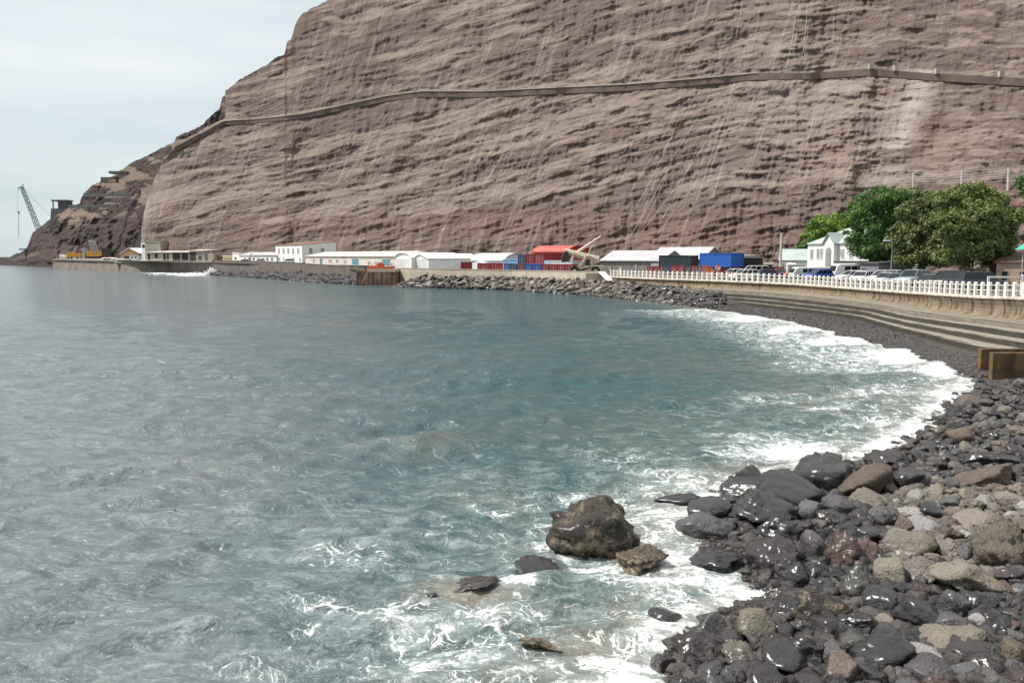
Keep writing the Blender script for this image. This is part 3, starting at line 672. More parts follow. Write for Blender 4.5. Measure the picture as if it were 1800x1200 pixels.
def wallbox(name, label, cat, pts, zt, zb, th, m, cap=None, group=None):       # a wall following plan points, with its cap a part
    o = thing(name, label, cat, (pts[0][0], pts[0][1], 0), 0, group); r1 = []; r2 = []
    for i, p in enumerate(pts):
        a = Vector(pts[min(i+1, len(pts)-1)][:2])-Vector(pts[max(i-1, 0)][:2]); n = Vector((-a.y, a.x)).normalized()
        zt_ = zt[i] if isinstance(zt, (list, tuple)) else zt
        q = Vector((p[0], p[1]))-o.location.xy; n3 = Vector((n.x, n.y, 0)); q3 = Vector((q.x, q.y, 0))
        batter = 0.35
        r1.append([q3+n3*batter+Vector((0, 0, zb)), q3-n3*th+Vector((0, 0, zb)), q3-n3*th+Vector((0, 0, zt_-.12)), q3+Vector((0, 0, zt_-.12))])
        r2.append([q3+n3*0.06+Vector((0, 0, zt_-.12)), q3-n3*(th+.06)+Vector((0, 0, zt_-.12)), q3-n3*(th+.06)+Vector((0, 0, zt_)), q3+n3*.06+Vector((0, 0, zt_))])
    MB().loft(r1).build('wall_face', m, o); MB().loft(r2).build('coping', cap or conc_pale, o); return o
pa = [(15.4, 139.6), (11, 146.5), (5.5, 155.5), (0, 163), (-9, 169), (-16, 173), (-21, 176.5), (-25.3, 182)]
wallbox('parapet_wall', 'pale concrete parapet wall above the heaped armour stones', 'wall', pa, [3.5, 3.45, 3.4, 3.35, 3.45, 3.5, 3.53, 3.5], 0.4, 0.6, conc_pale)
pb_ = [(XP(640, 190), 190), (XP(560, 206), 206), (XP(500, 228), 228), (XP(435, 252), 252), (XP(375, 276), 276)]
wallbox('harbour_wall', 'long dark stone harbour wall below the white wharf buildings', 'wall', pb_, [ZP(470, 190), ZP(464.5, 206), ZP(460.5, 228), ZP(458.5, 252), ZP(457.5, 276)], -0.6, 0.7, old, old)
# low white ramp strip where railing and parapet meet
g1 = P(1057, 478, 138.5); g2 = P(1072, 493, 133)
st_ = thing('wall_end_ramp', 'sloping white kerb where the railing meets the parapet wall', 'ramp', (g1.x, g1.y, 0))
MB().loft([[Vector((-.5, 0, g1.z)), Vector((.6, 0, g1.z)), Vector((.6, 1.2, g1.z)), Vector((-.5, 1.2, g1.z))],
           [g2-g1+Vector((-.5, 0, g1.z)), g2-g1+Vector((.6, 0, g1.z)), g2-g1+Vector((.6, 1.2, g1.z)), g2-g1+Vector((-.5, 1.2, g1.z))]]).build('kerb', whitep, st_)
MB().prism([(-2.5, -0.5), (4.0, -0.5), (g2.x-g1.x+.4, g2.z-.25), (0.4, g1.z-.2), (-2.5, g1.z-.2)], 0.15, 1.1).build('ramp_side', conc_pale, st_)
# stone pier
A = P(629, 500, 177); B = P(692, 500, 174)
pr = thing('stone_pier', 'square rust-stained stone pier jutting from the harbour wall', 'pier', (A.x, A.y, 0))
w_ = B.x-A.x
MB().loft([[Vector((-.5*k, -.4*k, z)), Vector((w_+.4*k, -1.5-.4*k, z)), Vector((w_+1.5, 16, z)), Vector((-1.0, 16, z))] for k, z in ((1, -0.8), (0, 2.75))]).build('pier_body', pierm, pr)
MB().loft([[Vector((w_*.27, -.25, z)), Vector((w_+.2, -1.7, z)), Vector((w_+1.6, 15.8, z)), Vector((w_*.27, 15.8, z))] for z in (2.75, 3.3)]).build('upper_slab', conc_pale, pr)
MB().box(-.3, w_*.3, -.3, 0.2, 2.75, 2.95).build('ledge', pm('timber_rust', (0.4, 0.24, 0.1)), pr)
MB().tube((w_*.3, -.5, 2.7), (w_*.12, -.9, 0.3), .07).build('ladder', pm('timber_rust', (0.4, 0.24, 0.1)), pr)
for u in (0.0, .42, .66, .93):
    MB().tube((w_*u, -.45-1.4*u, 2.6), (w_*u-.1, -.65-1.5*u, -.4), .16).build('fender_pile', darkm, pr)
# outlet
om = pm('rusty_outlet_concrete', (0.17, 0.105, 0.045), (0.06, 0.04, 0.026), 1.3, rough=0.85, bump=0.4, bscale=4, streak=0.6)
out = thing('storm_outlet', 'rust-brown concrete outlet of two parallel walls at the foot of the steps', 'outlet', (G(1729, 655, 0.1).x, 43.6, 0))
e1 = P(1725, 613, 43.6); e2 = P(1746, 620, 41.0)
MB().box(e1.x-out.location.x, 16, 0, 0.30, -.5, e1.z).build('side_wall', om, out, bevel=.02)
MB().box(e2.x-out.location.x, 16, -2.6, -2.28, -.5, e2.z).build('side_wall', om, out, bevel=.02)
MB().box(e1.x-out.location.x+.1, 16, -2.27, -.01, -.4, 0.12).build('outlet_floor', wetc, out)
# quay at the left
qa = [(XP(95, 383), 383), (XP(180, 358), 358), (XP(262, 333), 333), (XP(330, 305), 305), (XP(375, 277), 277)]
q_ = thing('harbour_quay', 'long old stone quay below the yellow machines at the headland', 'quay', (qa[0][0], qa[0][1], 0))
zq = [ZP(455, 383), ZP(457, 358), ZP(459.5, 333), ZP(459.5, 305), ZP(458, 277)]
qm = pm('quay_stone', (0.25, 0.215, 0.175), (0.13, 0.105, 0.09), 0.35, bump=0.6, bscale=1.5, streak=0.6)
r1 = []; r2 = []
for (x, y), z in zip(qa, zq):
    b = Vector((x, y, 0))-q_.location
    r1.append([b+Vector((-.5, -1, -1)), b+Vector((35, 60, -1)), b+Vector((35, 60, z-.5)), b+Vector((0, 0, z-.5))])
    r2.append([b+Vector((-.4, -.4, z-.5)), b+Vector((35, 60, z-.5)), b+Vector((35, 60, z)), b+Vector((-.4, -.4, z))])
MB().loft(r1).build('wall_face', qm, q_); MB().loft(r2).build('deck', pm('quay_deck', (0.34, 0.30, 0.25), (0.22, 0.19, 0.16), 0.4), q_)
for u in (258, 264):
    a = P(u+4, 461, 331)-q_.location; b = P(u-4, 470, 329)-q_.location
    MB().tube(a, b, .22).build('ladder', conc_pale, q_)

# ================================================================ BUILDINGS
def house(name, label, cat, A, B, zg, eave, depth, roof='gable', rise=1.5, wm=white_wall, rm=roof_grey, wins=(), doors=(), side=(), over=0.25, group=None, ridge='along', door_mat=None, win_mat=None):
    """front wall from A to B (pixel column, depth), depth metres back; x along the front, y back"""
    a = Vector((XP(A[0], A[1]), A[1], zg)); b = Vector((XP(B[0], B[1]), B[1], zg)); d = b-a; W = d.length; rz = math.atan2(d.y, d.x)
    t = thing(name, label, cat, a, rz, group)
    H = (eave if eave > 40 else eave)
    H = ZP(eave, (A[1]+B[1])/2) - zg
    D_ = depth
    wb = MB()
    if roof == 'gable' and ridge == 'across':
        wb.prism([(0, 0), (W, 0), (W, H), (W/2, H+rise), (0, H)], 0, D_)
    elif roof == 'gable':
        wb.prism([(0, 0), (D_, 0), (D_, H), (D_/2, H+rise), (0, H)], 0, W, 'x')
    elif roof == 'mono': wb.prism([(0, 0), (D_, 0), (D_, H+rise), (0, H)], 0, W, 'x')
    elif roof == 'barrel':
        pr_ = [(0, 0), (D_, 0)] + [(D_/2+D_/2*math.cos(k*math.pi/10), H+rise*math.sin(k*math.pi/10)) for k in range(11)]
        wb.prism(pr_, 0, W, 'x')
    elif roof == 'barrel_across':
        pr_ = [(0, 0), (W, 0)] + [(W/2+W/2*math.cos(k*math.pi/12), H+rise*math.sin(k*math.pi/12)) for k in range(13)]
        wb.prism(pr_, 0, D_)
    else: wb.box(0, W, 0, D_, 0, H)
    wb.build('wall', wm, t)
    rb = MB(); o = over; tk = .14
    def slab(p):                                        # a thin slab over a quad
        n = (Vector(p[1])-Vector(p[0])).cross(Vector(p[3])-Vector(p[0])).normalized(); n = n if n.z > 0 else -n
        lo = [Vector(q)+n*.01 for q in p]; hi = [Vector(q)+n*(tk) for q in p]
        rb.loft([lo, hi])
    if roof == 'gable' and ridge == 'across':
        s_ = rise/(W/2)
        slab([(-o, -o, H-o*s_), (W/2, -o, H+rise), (W/2, D_+o, H+rise), (-o, D_+o, H-o*s_)]); slab([(W/2, -o, H+rise), (W+o, -o, H-o*s_), (W+o, D_+o, H-o*s_), (W/2, D_+o, H+rise)])
    elif roof == 'gable':
        s_ = rise/(D_/2)
        slab([(-o, -o, H-o*s_), (W+o, -o, H-o*s_), (W+o, D_/2, H+rise), (-o, D_/2, H+rise)]); slab([(-o, D_/2, H+rise), (W+o, D_/2, H+rise), (W+o, D_+o, H-o*s_), (-o, D_+o, H-o*s_)])
    elif roof == 'mono': s_ = rise/D_; slab([(-o, -o, H-o*s_), (W+o, -o, H-o*s_), (W+o, D_+o, H+rise+o*s_), (-o, D_+o, H+rise+o*s_)])
    elif roof in ('barrel', 'barrel_across'):
        L_ = W if roof == 'barrel' else D_; w2 = (D_ if roof == 'barrel' else W)
        for k in range(12):
            a0, a1 = k*math.pi/12, (k+1)*math.pi/12
            q = [(w2/2-(w2/2+.1)*math.cos(a_), H+(rise+.1)*math.sin(a_)) for a_ in (a0, a1)]; q2 = [(w2/2-(w2/2+.22)*math.cos(a_), H+(rise+.22)*math.sin(a_)) for a_ in (a0, a1)]
            poly = [q[0], q[1], q2[1], q2[0]]
            rb.prism(poly, -o, L_+o, 'x' if roof == 'barrel' else 'y')
    elif roof == 'hip':
        e = o; m1 = min(D_, W)/2
        R1 = Vector((m1, D_/2, H+rise)); R2 = Vector((W-m1, D_/2, H+rise)); c = [Vector((-e, -e, H)), Vector((W+e, -e, H)), Vector((W+e, D_+e, H)), Vector((-e, D_+e, H))]
        rb.add([*c, R1, R2], [(0, 1, 5, 4), (1, 2, 5), (2, 3, 4, 5), (3, 0, 4), (3, 2, 1, 0)])
    else: rb.box(-.15, W+.15, -.15, D_+.15, H+.004, H+.22)
    rf = rb.build('roof', rm, t)
    def opening(kind, u0, u1, v0, v1, mat_f, mat_p, face='front'):
        z0, z1 = v0*H, v1*H
        if face == 'front':
            x0, x1 = u0*W, u1*W; f = MB(); e = .09
            for bx_ in ((x0-e, x1+e, z0-e, z0), (x0-e, x1+e, z1, z1+e), (x0-e, x0, z0, z1), (x1, x1+e, z0, z1)): f.box(bx_[0], bx_[1], -.07, -.003, bx_[2], bx_[3])
            fo_ = f.build(kind, mat_f, t)
            MB().box(x0, x1, -.035, -.004, z0, z1).build('pane' if kind == 'window' else 'door_leaf', mat_p, fo_)
        else:
            y0, y1 = u0*D_, u1*D_; f = MB(); e = .09; X0 = W if face == 'right' else 0; sgn = 1 if face == 'right' else -1
            def bb(y0, y1, z0, z1, p_): f.box(min(X0, X0+sgn*p_)+(.003*sgn if sgn > 0 else 0), max(X0, X0+sgn*p_)-(.003 if sgn < 0 else 0), y0, y1, z0, z1)
            for q in ((y0-e, y1+e, z0-e, z0), (y0-e, y1+e, z1, z1+e), (y0-e, y0, z0, z1), (y1, y1+e, z0, z1)): bb(*q, .07)
            fo_ = f.build(kind, mat_f, t); f = MB(); bb(y0, y1, z0, z1, .035); f.build('pane', mat_p, fo_)
    for w_ in wins: opening('window', *w_, wm, win_mat or glass)
    for w_ in doors: opening('door', *w_, wm, door_mat or teal)
    for w_ in side: opening('window', *w_[1:], wm, win_mat or glass, face=w_[0])
    t['_h'] = H; return t, W, H
def wrow(n, u0, u1, v0, v1, fill=0.4):
    st = (u1-u0)/n; return [(u0+st*(i+.5-fill/2), u0+st*(i+.5+fill/2), v0, v1) for i in range(n)]

# the white buildings by the trees
t, W, H = house('customs_house', 'white two-storey house with a pointed front gable, half behind the dark green tree', 'house', (1419, 140), (1531, 128), ZP0, 428, 10, 'hip', 2.9, white_wall, roof_green,
    wins=[(.055, .10, .56, .83), (.16, .205, .56, .83), (.225, .255, .56, .85), (.285, .31, .56, .85), (.24, .27, .12, .32), (.56, .6, .56, .83), (.68, .73, .56, .83), (.8, .85, .56, .83)], win_mat=glass2)
gx0, gx1 = W*.335, W*.50
mb = MB().prism([(gx0, 0), (gx1, 0), (gx1, H), ((gx0+gx1)/2, H+1.5), (gx0, H)], -.9, 5.0); mb.build('gable_front', white_wall, t)
mb = MB(); gm = (gx0+gx1)/2
for sgn, xe in ((1, gx0), (-1, gx1)): mb.loft([[Vector((xe-sgn*.2, -1.15, H-.15)), Vector((gm, -1.15, H+1.56)), Vector((gm, 5, H+1.56)), Vector((xe-sgn*.2, 5, H-.15))], [Vector((xe-sgn*.2, -1.15, H+.02)), Vector((gm, -1.15, H+1.72)), Vector((gm, 5, H+1.72)), Vector((xe-sgn*.2, 5, H+.02))]])
mb.build('gable_roof', roof_green, t)
aw = [(gm-.55, H*.28), (gm+.55, H*.28), (gm+.55, H*.78)] + [(gm+.55*math.cos(k*math.pi/8), H*.78+.55*math.sin(k*math.pi/8)) for k in range(1, 8)] + [(gm-.55, H*.78)]
wf = MB().prism(aw, -.98, -.903).build('window', glass2, t)
t, W, H = house('white_annexe', 'low white building with a grey-green roof left of the gabled white house', 'building', (1371, 142), (1419, 140.4), ZP0, 457.5, 7, 'gable', 1.75, white_wall, roof_green,
    wins=[(.10, .17, .25, .72), (.36, .45, .35, .68), (.70, .78, .35, .68), (.84, .9, .35, .68)], doors=[(.57, .65, .02, .68)], door_mat=glass2, win_mat=glass2)
house('grey_shed', 'low grey shed beside the white minibus under the tree', 'shed', (1512, 116), (1545, 112), ZP0, 463, 5, 'mono', .3, pm('shed_grey', (.2, .2, .23)), pm('shed_roof', (.12, .12, .13)), doors=[(.1, .3, .02, .7)], door_mat=darkin)
house('carport', 'flat dark canopy roof behind the white minibus', 'carport', (1468, 121), (1508, 119), ZP0, 461.5, 4, 'flat', 0, white_wall, pm('canopy_dark', (.07, .085, .06)), wins=[(.05, .45, .1, .8), (.55, .95, .1, .8)], win_mat=darkin)
house('terrace_house', 'small stone house with a dark roof behind the rightmost tree trunk', 'house', (1752, 100), (1860, 96), ZP0, 462, 6, 'mono', 1.0, pm('warm_stone', (.35, .26, .19), (.24, .18, .14), 1, bump=.4), pm('brown_roof', (.12, .075, .06)), wins=[(.1, .2, .2, .6), (.4, .5, .2, .6), (.7, .8, .2, .6)])
t = thing('garden_wall', 'rough stone terrace wall behind the parking at the cliff foot', 'wall', P(1740, 452, 106))
mb = MB().loft([[Vector((0, 0, -5)), Vector((0, 1, -5)), Vector((0, 1, 0)), Vector((0, 0, 0))], [Vector((12, -5, -5)), Vector((12, -4, -5)), Vector((12, -4, 1.6)), Vector((12, -5, 1.6))]]).build('wall_face', pm('warm_stone2', (.3, .23, .18), (.16, .12, .10), 1.2, bump=.6), t)
# grey stone warehouses
t, W, H = house('stone_warehouse', 'grey stone warehouse with a pale sloping roof, left one of the joined pair', 'warehouse', (1056, 158), (1161, 150), 2.2, 458.5, 9, 'gable', 1.75, stone_wall, roof_grey,
    wins=[(.13, .18, .42, .70), (.58, .62, .42, .78)], doors=[(.32, .36, .02, .62)], door_mat=whitep, win_mat=glass2)
t, W, H = house('stone_warehouse', 'taller grey warehouse with a white roof patch and end gable behind the dark container', 'warehouse', (1140, 158), (1232, 152), 2.2, 456, 11, 'gable', 2.15, stone_wall, roof_grey, wins=wrow(4, .05, .95, .4, .7, .2))
MB().loft([[Vector((W*.70, .6, H+.42)), Vector((W*.86, .6, H+.42)), Vector((W*.86, 5.0, H+2.14)), Vector((W*.70, 5.0, H+2.14))], [Vector((W*.70, .6, H+.44)), Vector((W*.86, .6, H+.44)), Vector((W*.86, 5.0, H+2.16)), Vector((W*.70, 5.0, H+2.16))]]).build('roof_sheet', roof_white, t)
house('store_hut', 'small grey hut just right of the raised blue container', 'hut', (1288, 152), (1302, 150), 2.4, 451, 4, 'mono', .2, block_wall, block_wall)
# long warehouse on the wharf
ws = lambda u0, u1, v0, v1: (u0, u1, v0, v1)
t, W, H = house('wharf_house', 'white two-storey house with a rust-red roof above the harbour wall', 'house', (485, 281), (531.5, 262), 4.0, 430.5, 11, 'mono', 1.0, white_wall, roof_rust,
    wins=wrow(5, .05, .95, .50, .80, .34) + [(.12, .18, .08, .26), (.28, .34, .08, .26), (.66, .72, .08, .26), (.9, .95, .08, .26)], side=[('right', .2, .3, .5, .8), ('right', .55, .65, .5, .8)], win_mat=glass2)
house('wharf_store', 'long low white store with a grey roof left of the two-storey house', 'store', (421, 296), (486, 279), 4.0, 449, 8, 'gable', 1.0, cream_wall if False else white_wall, roof_grey, wins=wrow(7, .1, .95, .25, .62, .35))
t, W, H = house('wharf_tower', 'small round-cornered white tower at the left end of the white stores', 'tower', (409, 300), (421, 297), 4.0, 445, 4, 'flat', 0, white_wall, white_wall, wins=[(.3, .6, .3, .55)])
house('kiosk', 'tiny cream kiosk with a yellow edge at the left end of the wharf stores', 'kiosk', (392, 306), (409, 302), 4.0, 450.5, 4, 'flat', 0, pm('kiosk_cream', (.62, .5, .26)), roof_white, wins=wrow(4, .05, .95, .35, .7, .5))
t = thing('water_tank', 'round white dome tank on the roof of the low white store', 'tank', P(440, 448.5, 291))
mb = MB(); rr = .62
mb.loft([[Vector((rr*c_*math.cos(k*math.pi/6), rr*c_*math.sin(k*math.pi/6), z)) for k in range(12)] for c_, z in ((1, -1.0), (1, .15), (.92, .45), (.7, .75), (.35, .95), (.05, 1.0))]); mb.build('tank_body', roof_white, t, smooth=True)
MB().tube((0, 0, .95), (0, 0, 1.35), .12).build('vent', greym, t)
t, W, H = house('long_warehouse', 'long cream warehouse with teal doors right of the two-storey house', 'warehouse', (537, 256), (701, 200), 3.6, 451, 12, 'gable', 1.25, pm('cream_white', (.64, .59, .54), (.52, .47, .42), .6, streak=.2), roof_pale,
    wins=[(.10, .125, .3, .62), (.30, .33, .3, .6), (.385, .41, .3, .6), (.475, .5, .25, .55), (.72, .74, .2, .45), (.79, .82, .15, .45), (.93, .945, .1, .35), (.965, .98, .1, .35)],
    doors=[(.565, .63, .02, .74), (.855, .93, .02, .72), (.19, .22, .02, .75)], win_mat=glass2)
for i, (pa_, pb2, y_, lab) in enumerate(((694.5, 723, 452.5, 'white arched end gable, left one of the two beside the stone pier'), (725, 753, 452.5, 'white peaked end gable, right one of the two beside the stone pier'))):
    t, W, H = house('arched_warehouse' if i == 0 else 'gabled_warehouse', lab, 'warehouse', (pa_, 197-4*i), (pb2, 191-4*i), 3.2, y_+2.2, 13, 'barrel_across' if i == 0 else 'gable', 1.15 if i == 0 else 1.0, white_wall, roof_white, ridge='across', doors=[(.08, .88, .03, .95)], door_mat=pm('pale_shutter', (.56, .55, .56), (.5, .49, .5), .4))
t, W, H = house('yard_shed', 'long low cream-roofed shed behind the red containers', 'shed', (752, 232), (836, 205), 3.0, 461, 8, 'gable', 1.3, cream_wall, roof_pale, wins=wrow(4, .1, .9, .3, .6, .2))
t, W, H = house('round_roof_hut', 'pale blue-white hut with a rounded roof and a small peaked porch', 'hut', (830, 190), (887, 183), 2.6, 458, 7, 'barrel', 1.4, pm('pale_blue_white', (.62, .68, .70), (.52, .58, .6), .6), pm('pale_blue_roof', (.66, .72, .73), (.56, .63, .65), .5), wins=[(.04, .12, .2, .5), (.8, .86, .2, .5)], win_mat=teal)
pm_ = MATS['pale_blue_white']; MB().prism([(W*.18, 0), (W*.5, 0), (W*.5, H*.7), (W*.34, H*1.05), (W*.18, H*.7)], -1.4, -.003).build('porch', pm_, t)
house('red_barrel_shed', 'red shed with a rounded salmon-red roof behind the stacked containers', 'shed', (938, 186), (999, 178), 2.6, 443.5, 6, 'barrel', 1.25, red_wall, roof_red, wins=[(.1, .3, .1, .5)], win_mat=darkin)
# quay buildings on the left
t, W, H = house('block_building', 'windowless grey block building with a round dark vent at the cliff foot', 'building', (250, 346), (283, 342), 4.2, 425.5, 5, 'flat', 0, block_wall, block_wall, wins=[(.02, .2, .05, .2)])
MB().tube((1.1, -.12, H*.78), (1.1, 0, H*.78), .75, n=16).build('vent', darkm, t)
MB().box(-.1, 1.9, -.06, -.003, 0, H).build('pilaster', white_wall, t)
t, W, H = house('ferry_shelter', 'cream quay building with a long pale veranda roof by the ladder', 'shelter', (259, 338), (333, 318), 4.3, 443.5, 7, 'mono', .5, pm('dusty_cream', (.52, .47, .39), (.38, .33, .27), .8), roof_pale, wins=[(.02, .08, .1, .8), (.2, .27, .3, .85), (.4, .46, .05, .85), (.49, .53, .05, .85)], doors=[(.62, .8, .02, .9), (.83, .98, .02, .9)], door_mat=darkin, win_mat=darkin, over=.9)
t, W, H = house('ferry_shelter', 'short grey open-fronted shelter right of the long cream quay building', 'shelter', (334, 316), (359, 309), 4.3, 441, 5, 'mono', .4, pm('dusty_grey', (.30, .28, .25), (.22, .2, .18), .8), roof_pale, doors=[(.03, .45, .02, .85)], door_mat=darkin, wins=[(.6, .85, .1, .5)], over=.6)
house('timber_shed', 'timber shed with a bright white roof beside the cliff edge', 'shed', (212, 364), (246, 358), 4.4, 445.5, 8, 'gable', 2.2, woodm, roof_white, ridge='across', wins=[(.2, .5, .2, .6)])
house('site_cabin', 'pale green site cabin at the foot of the timber shed', 'cabin', (228, 350), (243, 347), 4.3, 449.5, 3, 'flat', 0, green_wall, roof_green, wins=[(.15, .4, .4, .8), (.6, .85, .4, .8)])
# lookout on the headland
b0 = P(88, 386, 495); t = thing('lookout_post', 'grey stone lookout hut with a flat roof on a battered base at the headland', 'lookout', b0)
u = 495/F; bs = 31*u
lm = pm('lookout_stone', (.17, .17, .155), (.11, .105, .1), .6, bump=.5)
MB().loft([[Vector((x*k+o_, y*k, z)) for x, y in ((0, 0), (bs, 0), (bs, 8), (0, 8))] for k, o_, z in ((1.08, -.6, -6), (.95, .9, 6.3))]).build('base', lm, t)
MB().box(5.2*.9, bs-.6, .5, 7.3, 6.3, 10.6).build('hut', pm('lookout_dark', (.09, .095, .09)), t)
MB().box(1.0, 4.2, .8, 1.4, 6.3, 10.4).build('pillar', lm, t) if False else MB().box(1.4, 1.9, .8, 1.4, 6.3, 10.6).build('pillar', lm, t)
MB().box(.9, bs-.2, .2, 7.6, 10.6, 11.3).build('roof', lm, t)
for pxa, pxb, y_, Yq, lab in ((146, 232, 340, 446, 'pale upper terrace wall of the ruined battery on the headland'), (120, 205, 360, 462, 'lower terrace wall running right from the lookout hut')):
    a = P(pxa, y_, Yq-9); b = P(pxb, y_-1, Yq-16); t = thing('battery_wall', lab, 'wall', a)
    MB().loft([[Vector((0, 0, -1.6)), Vector((0, 2, -1.6)), Vector((0, 2, 0)), Vector((0, 0, 0))], [b-a+Vector((0, 0, -1.6)), b-a+Vector((0, 2, -1.6)), b-a+Vector((0, 2, 0)), b-a]]).build('wall_face', lm, t)
for i, (px, py, w, h, lab) in enumerate(((189, 312, 9, 2.5, 'square stone platform highest on the headland steps'), (205, 301.5, 11, 1.2, 'thin slab ledge jutting out above the headland steps'), (42, 437, 7, .8, 'dark slab jutting seaward low on the headland'))):
    c = P(px, py, 452 if i < 2 else 525); t = tag(MB().box(-w/2*.6, w/2, -2, 3, -h, 0).build('rock_ledge', lm, None), lab, 'ledge'); t.location = c
c = P(197, 318, 438); t = tag(MB().loft([[Vector((x, 0.02*x, .5+.12*math.sin(x*1.3)-s_)) for s_ in (0, .001)] + [Vector((x, .3, -.5+.12*math.sin(x*1.7+1))) for s_ in (0,)] for x in np.linspace(-1.8, 1.8, 8)]).build('banner', pm('orange_cloth', (.75, .22, .10), (.7, .5, .4), 1.0), None), 'small orange and white banner on the dark headland slope', 'banner'); t.location = c

# ================================================================ CONTAINERS
CM = {}
def contmat(c):
    if c not in CM:
        CM[c] = pm('container_'+c, {'red': (.30, .028, .028), 'blue': (.02, .11, .42), 'navy': (.03, .075, .16), 'dark': (.03, .045, .05), 'rust': (.36, .06, .025), 'skyblue': (.22, .50, .72), 'paleblue': (.5, .6, .63), 'grey': (.3, .31, .33), 'maroon': (.2, .02, .025)}[c],
                   {'red': (.24, .03, .03), 'blue': (.02, .09, .33), 'navy': (.04, .07, .12), 'dark': (.04, .055, .06), 'rust': (.42, .11, .05), 'skyblue': (.26, .46, .62), 'paleblue': (.4, .5, .52), 'grey': (.22, .22, .24), 'maroon': (.25, .04, .03)}[c], 1.2, rough=.6, streak=.2)
    return CM[c]
def container(A, B, zb, zt, dep, col, label, group=None, name='shipping_container', cat='container'):
    a = Vector((XP(*A), A[1], zb)); b = Vector((XP(*B), B[1], zb)); W = (b-a).length; rz = math.atan2(b.y-a.y, b.x-a.x); H = zt-zb
    t = thing(name, label, cat, a, rz, group); m = contmat(col)
    mb = MB(); n = max(4, int(W/.28)); pts = []
    for i in range(n):                                             # corrugated front
        x0 = .12+(W-.24)*i/n; st = (W-.24)/n
        pts += [(x0, .06), (x0+st*.25, .06), (x0+st*.4, .10), (x0+st*.85, .10)]
    pts += [(W-.12, .06), (W-.12, dep-.08), (.12, dep-.08)]
    mb.prism(pts, .1, H-.08, 'z'); mb.build('side_panel', m, t)
    f = MB()
    for x in (0, W-.12):
        for y in (0, dep-.12): f.box(x, x+.12, y, y+.12, 0, H)
    for z in (0, H-.1):
        for y in (0, dep-.12): f.box(.12, W-.12, y, y+.12, z, z+.1)
        for x in (0, W-.12): f.box(x, x+.12, .12, dep-.12, z, z+.1)
    f.build('frame', m, t); MB().box(.02, W-.02, .02, dep-.02, H+.003, H+.03).build('top_panel', m, t)
    if W < 4.2:
        r_ = MB()
        for u in (.2, .42, .58, .8): r_.box(W*u-.02, W*u+.02, .0, .045, .15, H-.15)
        r_.build('lock_bar', greym, t)
    return t
g1 = 'low row of container ends behind the railing'
cols = ['red', 'maroon', 'red', 'navy', 'red', 'red', 'dark', 'red', 'navy', 'rust', 'rust', 'rust', 'red']
xs = [1137, 1149, 1163, 1164.5, 1179, 1191, 1203, 1214, 1228, 1236, 1246, 1259, 1271, 1281]
xs = [1137, 1148, 1160, 1165, 1179, 1191, 1203, 1215, 1227, 1234, 1246, 1258, 1269, 1281]
desc = ['leftmost red container end in the row behind the railing', 'second maroon container end from the left of the row', 'narrow red container end left of the first navy one', 'navy container end under the left half of the dark upper container', 'red container end under the middle of the dark upper container',
        'red container end under the right part of the dark upper container', 'dark grey-green container end in the low row', 'red container end left of the second navy one', 'navy container end under the left edge of the blue upper container', 'orange-red container end under the left part of the blue upper container',
        'orange-red container end with paler doors under the blue container', 'orange-red container end behind the round road sign', 'rightmost red container end with white lettering marks in the row']
for i, c in enumerate(cols):
    y0 = ip(i, [0, 13], [148, 136]); y1 = ip(i+1, [0, 13], [148, 136])
    container((xs[i]+.3, y0), (xs[i+1]-.3, y1), 2.3, ZP(468-.1*i, y0), 5.5, c, desc[i], g1)
container((1158, 146), (1214, 142), 4.25, ZP(449, 144), 2.6, 'dark', 'long dark grey-green container stacked on the low row of container ends')
container((1229.5, 141), (1285, 134), 4.3, ZP(445, 137), 2.6, 'blue', 'long bright blue container raised on top of the low row')
container((1145, 150), (1157, 149), 4.2, ZP(464, 149), 2.6, 'paleblue', 'small white box on the row left of the dark container')
g2 = 'red containers behind the parapet wall'
for a, b, Y0, Y1, zt, zb, c, lab in ((757, 784, 198, 195, 460.8, 2.4, 'red', 'left red container of the pair left of the round-roofed hut'), (784.6, 816, 195, 191, 460.8, 2.4, 'red', 'right red container of the pair left of the round-roofed hut'),
        (839, 861, 177, 175, 462.8, 2.3, 'red', 'left red container in front of the round-roofed hut'), (861.6, 884, 175, 173, 462.8, 2.3, 'red', 'right red container in front of the round-roofed hut'),
        (886, 895, 171, 170, 463.5, 2.3, 'blue', 'blue container end beside the slim white post'), (895.5, 909, 170, 169, 463.5, 2.3, 'navy', 'faded navy container end under the light blue one'), (909.5, 921, 169, 168, 464, 2.3, 'maroon', 'maroon container end left of the low blue containers'),
        (921.5, 936, 168, 167, 464, 2.3, 'blue', 'left one of the two bright blue ground containers'), (936.5, 952, 167, 166, 464, 2.3, 'blue', 'right one of the two bright blue ground containers'),
        (953, 964, 166, 165, 464.5, 2.3, 'red', 'first red container right of the low blue ones'), (964.5, 979, 165, 163.5, 464.5, 2.3, 'red', 'second red container right of the low blue ones'), (979.5, 993, 163.5, 162, 465, 2.3, 'red', 'third red container right of the low blue ones'), (993.5, 1008, 162, 160.5, 465, 2.3, 'red', 'red container behind the wheel of the mobile crane')):
    container((a, Y0), (b, Y1), zb, ZP(zt, (Y0+Y1)/2), 5.5, c, lab, g2)
container((883, 176), (910, 174), ZP(463, 175), ZP(456, 175), 2.6, 'skyblue', 'light blue container on top of the low blue and navy ends')
container((910.5, 174), (924, 173), ZP(463.5, 174), ZP(448, 174), 5.5, 'navy', 'faded navy container stacked left of the high red pair')
container((924.5, 173), (939, 172), ZP(463.5, 173), ZP(446.5, 173), 5.5, 'red', 'left one of the high red stacked containers')
container((939.5, 172), (956, 170), ZP(463.5, 172), ZP(446.5, 172), 5.5, 'red', 'right one of the high red stacked containers')
